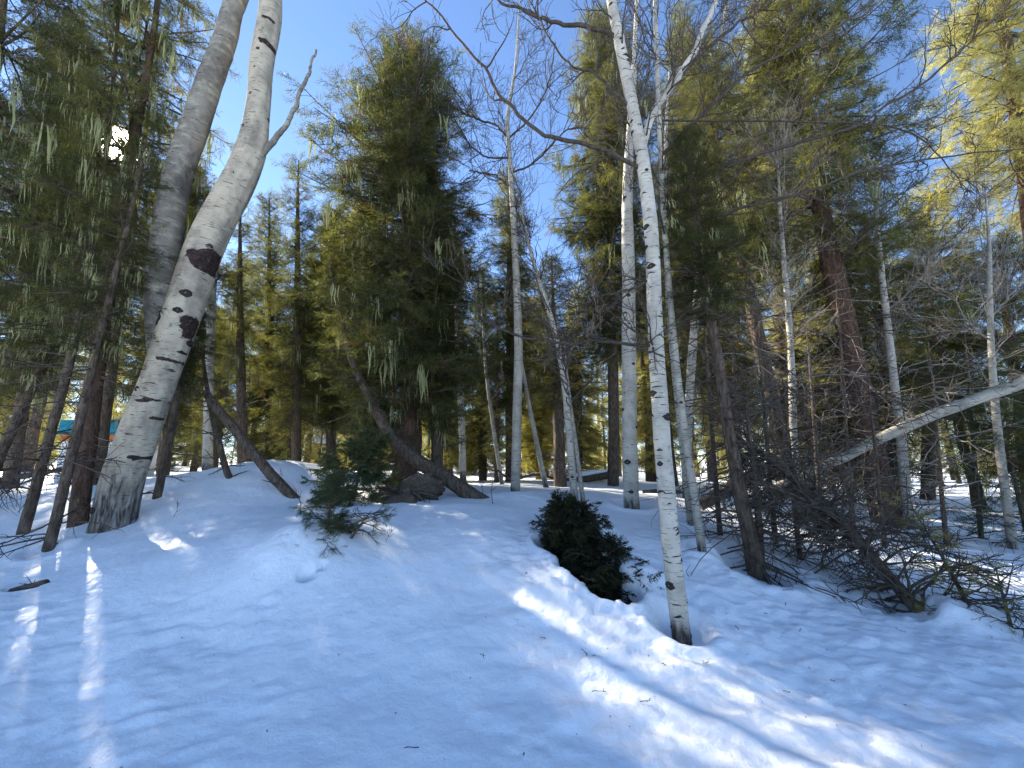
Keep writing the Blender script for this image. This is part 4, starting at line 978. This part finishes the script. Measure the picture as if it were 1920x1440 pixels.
young('young_pine', ground(604, 1030), .72, 'small green-grey pine sapling poking out of the snow mound', 60, P_([(0, .40), (.5, .34), (1, .15)]), spray=.11, lean=(.02, .1), zs=-.3, el=-8, droop=.03)
young('bent_pine', ground(640, 1018), .35, 'bent bare pine bough arching down to the snow beside the sapling', 22, P_([(0, .6), (1, .25)]), spray=.10, lean=(.35, -.1), bare=.6, el=-35, droop=.05)
young('young_fir', ground(662, 938), 1.0, 'bushy green young fir in front of the decayed stump', 80, P_([(0, .8), (.5, .65), (1, .2)]), foliage='pine', spray=.19, lean=(.15, 0), r=.035, el=-6, droop=.05, temps=BOUGH, dens=.8)
pc = (PIT[0][0] + PIT[1][0]) / 2
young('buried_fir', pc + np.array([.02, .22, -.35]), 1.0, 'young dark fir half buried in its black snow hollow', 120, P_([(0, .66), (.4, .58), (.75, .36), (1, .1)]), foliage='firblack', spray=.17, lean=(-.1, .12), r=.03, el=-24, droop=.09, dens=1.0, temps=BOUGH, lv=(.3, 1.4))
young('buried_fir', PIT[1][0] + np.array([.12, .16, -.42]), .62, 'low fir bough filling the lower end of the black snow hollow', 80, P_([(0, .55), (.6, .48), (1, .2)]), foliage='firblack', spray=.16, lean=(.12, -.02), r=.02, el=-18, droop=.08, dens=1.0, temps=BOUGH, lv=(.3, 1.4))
young('dead_sapling', ground(1830, 1150), 1.05, 'half-dead young fir with crooked bare branches at the lower right', 64, P_([(0, .85), (.5, .6), (1, .2)]), foliage='firdark', spray=.10, lean=(-.35, .1), bare=.78, r=.025, el=-14, droop=.02)
young('dead_sapling', ground(1900, 1190), .55, 'tangle of dead fir branches in the lower right corner snow', 40, P_([(0, .7), (1, .3)]), foliage='firdark', spray=.09, lean=(.1, .1), bare=.9, r=.018, el=-8, droop=.02)
young('edge_fir', stand(1935, 7.0), 2.4, 'dark green fir boughs entering at the right picture edge', 60, P_([(0, 1.0), (.5, .9), (1, .3)]), foliage='pine', spray=.22, r=.05, el=-10, droop=.04, temps=SPRAYS)

# ------------------------------------------------------------------ twigs standing in or lying on the snow
def sprig(px, py, h, label, n=7, lying=False, Y=None):
    p = ground(px, py) if Y is None else stand(px, Y); p[2] = float(full_h(np.array([p[0]]), np.array([p[1]]))[0]); b = MB()
    D = np.array([[RNG.normal(0, .25), RNG.normal(0, .2), 1.0]]) if not lying else np.array([[RNG.normal(), RNG.normal(), .06]])
    q = grow(np.array([[0, 0, -.03 if not lying else .012]]), D, np.array([h]), 8, .12, (0, 0, 0)); r = np.linspace(.006, .002, 8)[None] * min(1.5, max(.45, h / .4)); tubes(b, q, r, 5)
    if n:
        pi = np.zeros(n, int); Q, T = sample(q, pi, RNG.uniform(.25, .95, n)); q2 = grow(Q, side_dirs(T, RNG.uniform(.5, 1, n)), h * RNG.uniform(.2, .5, n), 6, .15, (0, 0, 0 if lying else .08)); tubes(b, q2, np.linspace(.003, .0012, 6)[None] * np.ones((n, 1)), 4)
    o = b.build('bare_shrub' if not lying else 'fallen_twig', M['twig']); o.location = tuple(p); tag(o, label, 'shrub' if not lying else 'twig', None if not lying else 'twigs littering the snow')
for a in [(563, 968, .42, 'small forked bare shrub left of the pine sapling'), (405, 884, .16, 'leftmost of the short twigs poking from the mound top'), (355, 892, .2, 'short twig beside the big leaning aspen on the mound'), (447, 884, .16, 'twig on the mound crest between the two leaning poles'),
          (530, 893, .22, 'twig on the mound crest right of the straight leaning pole'), (805, 1020 - 75, .3, 'small dark shoot beside the crooked conifer trunk'), (925, 945, .5, 'curved dark shoot where the crooked trunk enters the snow'), (905, 928, .4, 'thin bare shrub left of the central aspen base'),
          (1745, 1030, .5, 'bare upright shoot behind the half-dead young fir'), (325, 968, .25, 'thin pale twig at the foot of the big leaning aspen'), (722, 1020, .2, 'tiny green sprout right of the bent pine bough')]:
    sprig(*a)
for k, (px, py) in enumerate([(1500, 1196), (1470, 1308), (1110, 1300), (1200, 1325), (1012, 1195), (1242, 1265), (1700, 1190), (636, 1222), (900, 1230), (785, 1405), (735, 966), (745, 962), (1090, 1225), (1330, 1260), (1440, 1155), (1560, 1290), (1380, 1190), (990, 1085)]):
    sprig(px, py, RNG.uniform(.03, .10), 'tiny dark twig lying on the foreground snow' if k > 1 else ('short crooked twig on the snow below the fallen dead spruce' if k == 0 else 'small twig in the sunlit snow patch at lower right'), n=2, lying=True)
# scatter of needles and bark crumbs, uncountable
b = MB(); n = 200; x = RNG.uniform(-3, 5.5, n); y = RNG.uniform(2.2, 7, n); z = full_h(x, y) + .004; a = RNG.uniform(0, 6.28, n); L = RNG.uniform(.003, .012, n); w = RNG.uniform(.0015, .004, n)
c = np.stack([x, y, z], 1); d = np.stack([np.cos(a) * L, np.sin(a) * L, RNG.normal(0, .002, n)], 1); s = np.stack([-np.sin(a) * w, np.cos(a) * w, np.zeros(n)], 1)
b.add(np.stack([c - d - s, c + d - s, c + d + s, c - d + s], 1), np.arange(4 * n).reshape(-1, 4)); tag(b.build('needle_litter', M['dead']), 'tiny needles and bark crumbs scattered on the snow', 'litter', kind='stuff')
# log stub in the hole at left
p = ground(48, 1100); e = empty('log_stub', p, 'dark log end showing in a snow hole at the lower left', 'log')
b = MB(); q = np.array([[-.16, .02, -.10], [0, .03, -.04], [.13, .06, .0]]); tubes(b, spline(q, 8), np.linspace(.07, .05, 8), 10, lump=.15, cap=True); b.build('trunk', M['dead'], e)
b = MB(); q = grow(np.repeat([[.06, .02, .0]], 6, 0), np.stack([RNG.normal(0, 1, 6), RNG.normal(0, .4, 6), np.full(6, .35)], 1), RNG.uniform(.1, .22, 6), 6, .1, (0, 0, -.02)); tubes(b, q, np.linspace(.005, .002, 6)[None] * np.ones((6, 1)), 4); tag(b.build('twig', M['dead'], e), kind='stuff')

# ------------------------------------------------------------------ the cabin and the teal shed glimpsed through the woods
def box(b, lo, hi):
    x0, y0, z0 = lo; x1, y1, z1 = hi
    v = np.array([[x0, y0, z0], [x1, y0, z0], [x1, y1, z0], [x0, y1, z0], [x0, y0, z1], [x1, y0, z1], [x1, y1, z1], [x0, y1, z1]])
    b.add(v, np.array([[0, 3, 2, 1], [4, 5, 6, 7], [0, 1, 5, 4], [1, 2, 6, 5], [2, 3, 7, 6], [3, 0, 4, 7]])); return b
wood = mat_plain('cabin_wood', (.09, .05, .03), (.16, .095, .06), 8); metal = mat_plain('roof_metal', (.55, .60, .66), (.68, .72, .76), 3, .4)
glass = mat_plain('dark_pane', (.02, .025, .03), (.04, .05, .06), 2, .15, 0); teal = mat_plain('teal_paint', (.012, .16, .22), (.02, .22, .29), 6); orange = mat_plain('orange_paint', (.42, .13, .03), (.52, .18, .05), 6); pale = mat_plain('pale_wall', (.62, .62, .60), (.72, .72, .70), 6)
p = stand(655, 31); e = empty('cabin', p, 'cabin with pale blue metal roof glimpsed through the woods left of centre', 'cabin')
b = MB()
for k in range(9): box(b, (-3.2, 0, k * .26), (3.2, 4.5, k * .26 + .24))
b.build('wall', wood, e, False)
rl = MB(); v = np.array([[-3.6, -.5, 2.2], [3.6, -.5, 2.2], [3.6, 2.25, 4.3], [-3.6, 2.25, 4.3], [3.6, 5, 2.2], [-3.6, 5, 2.2]]); v2 = v - np.array([0, 0, .12])
rl.add(np.vstack([v, v2]), np.array([[0, 1, 2, 3], [3, 2, 4, 5], [6, 9, 8, 7], [9, 11, 10, 8], [0, 6, 7, 1], [5, 4, 10, 11], [0, 3, 9, 6], [3, 5, 11, 9], [1, 7, 8, 2], [2, 8, 10, 4]])); rf = rl.build('roof', metal, e, False)
for k in range(18):
    x = -3.5 + k * .41; b = MB(); tubes(b, np.array([[x, -.5, 2.22], [x, 2.25, 4.32]]), np.array([.02, .02]), 4); b.build('roof_rib', metal, rf, False)
for x in (-1.9, .2, 1.9):
    b = MB(); box(b, (x - .45, -.06, .9), (x + .45, -.005, 1.9)); w = b.build('window', pale, e, False); b = MB(); box(b, (x - .38, -.075, .97), (x + .38, -.065, 1.83)); b.build('pane', glass, w, False)
b = MB()
for k in range(8): box(b, (-3.3 + k * .93, -1.5, -.3), (-3.22 + k * .93, -1.42, 1.0))
for z in (.35, .65, .95): box(b, (-3.3, -1.49, z), (3.3, -1.43, z + .07))
b.build('railing', wood, e, False)
p = stand(150, 14); e = empty('shed', p, 'small teal and orange painted shed between the left spruce trunks', 'shed')
z0 = 1.6 - p[2]
b = MB(); box(b, (-.95, 0, -.2), (.95, 1.8, z0 + .78)); b.build('wall', pale, e, False)
b = MB(); box(b, (-1.0, -.05, z0 + .80), (1.0, 1.85, z0 + 1.02)); b.build('trim_band', orange, e, False)
b = MB(); box(b, (-1.05, -.12, z0 + 1.03), (1.05, 1.95, z0 + 1.55)); b.build('upper_wall', teal, e, False)
b = MB(); box(b, (-.35, -.03, z0 - .6), (.35, -.002, z0 + .5)); b.build('door', orange, e, False)
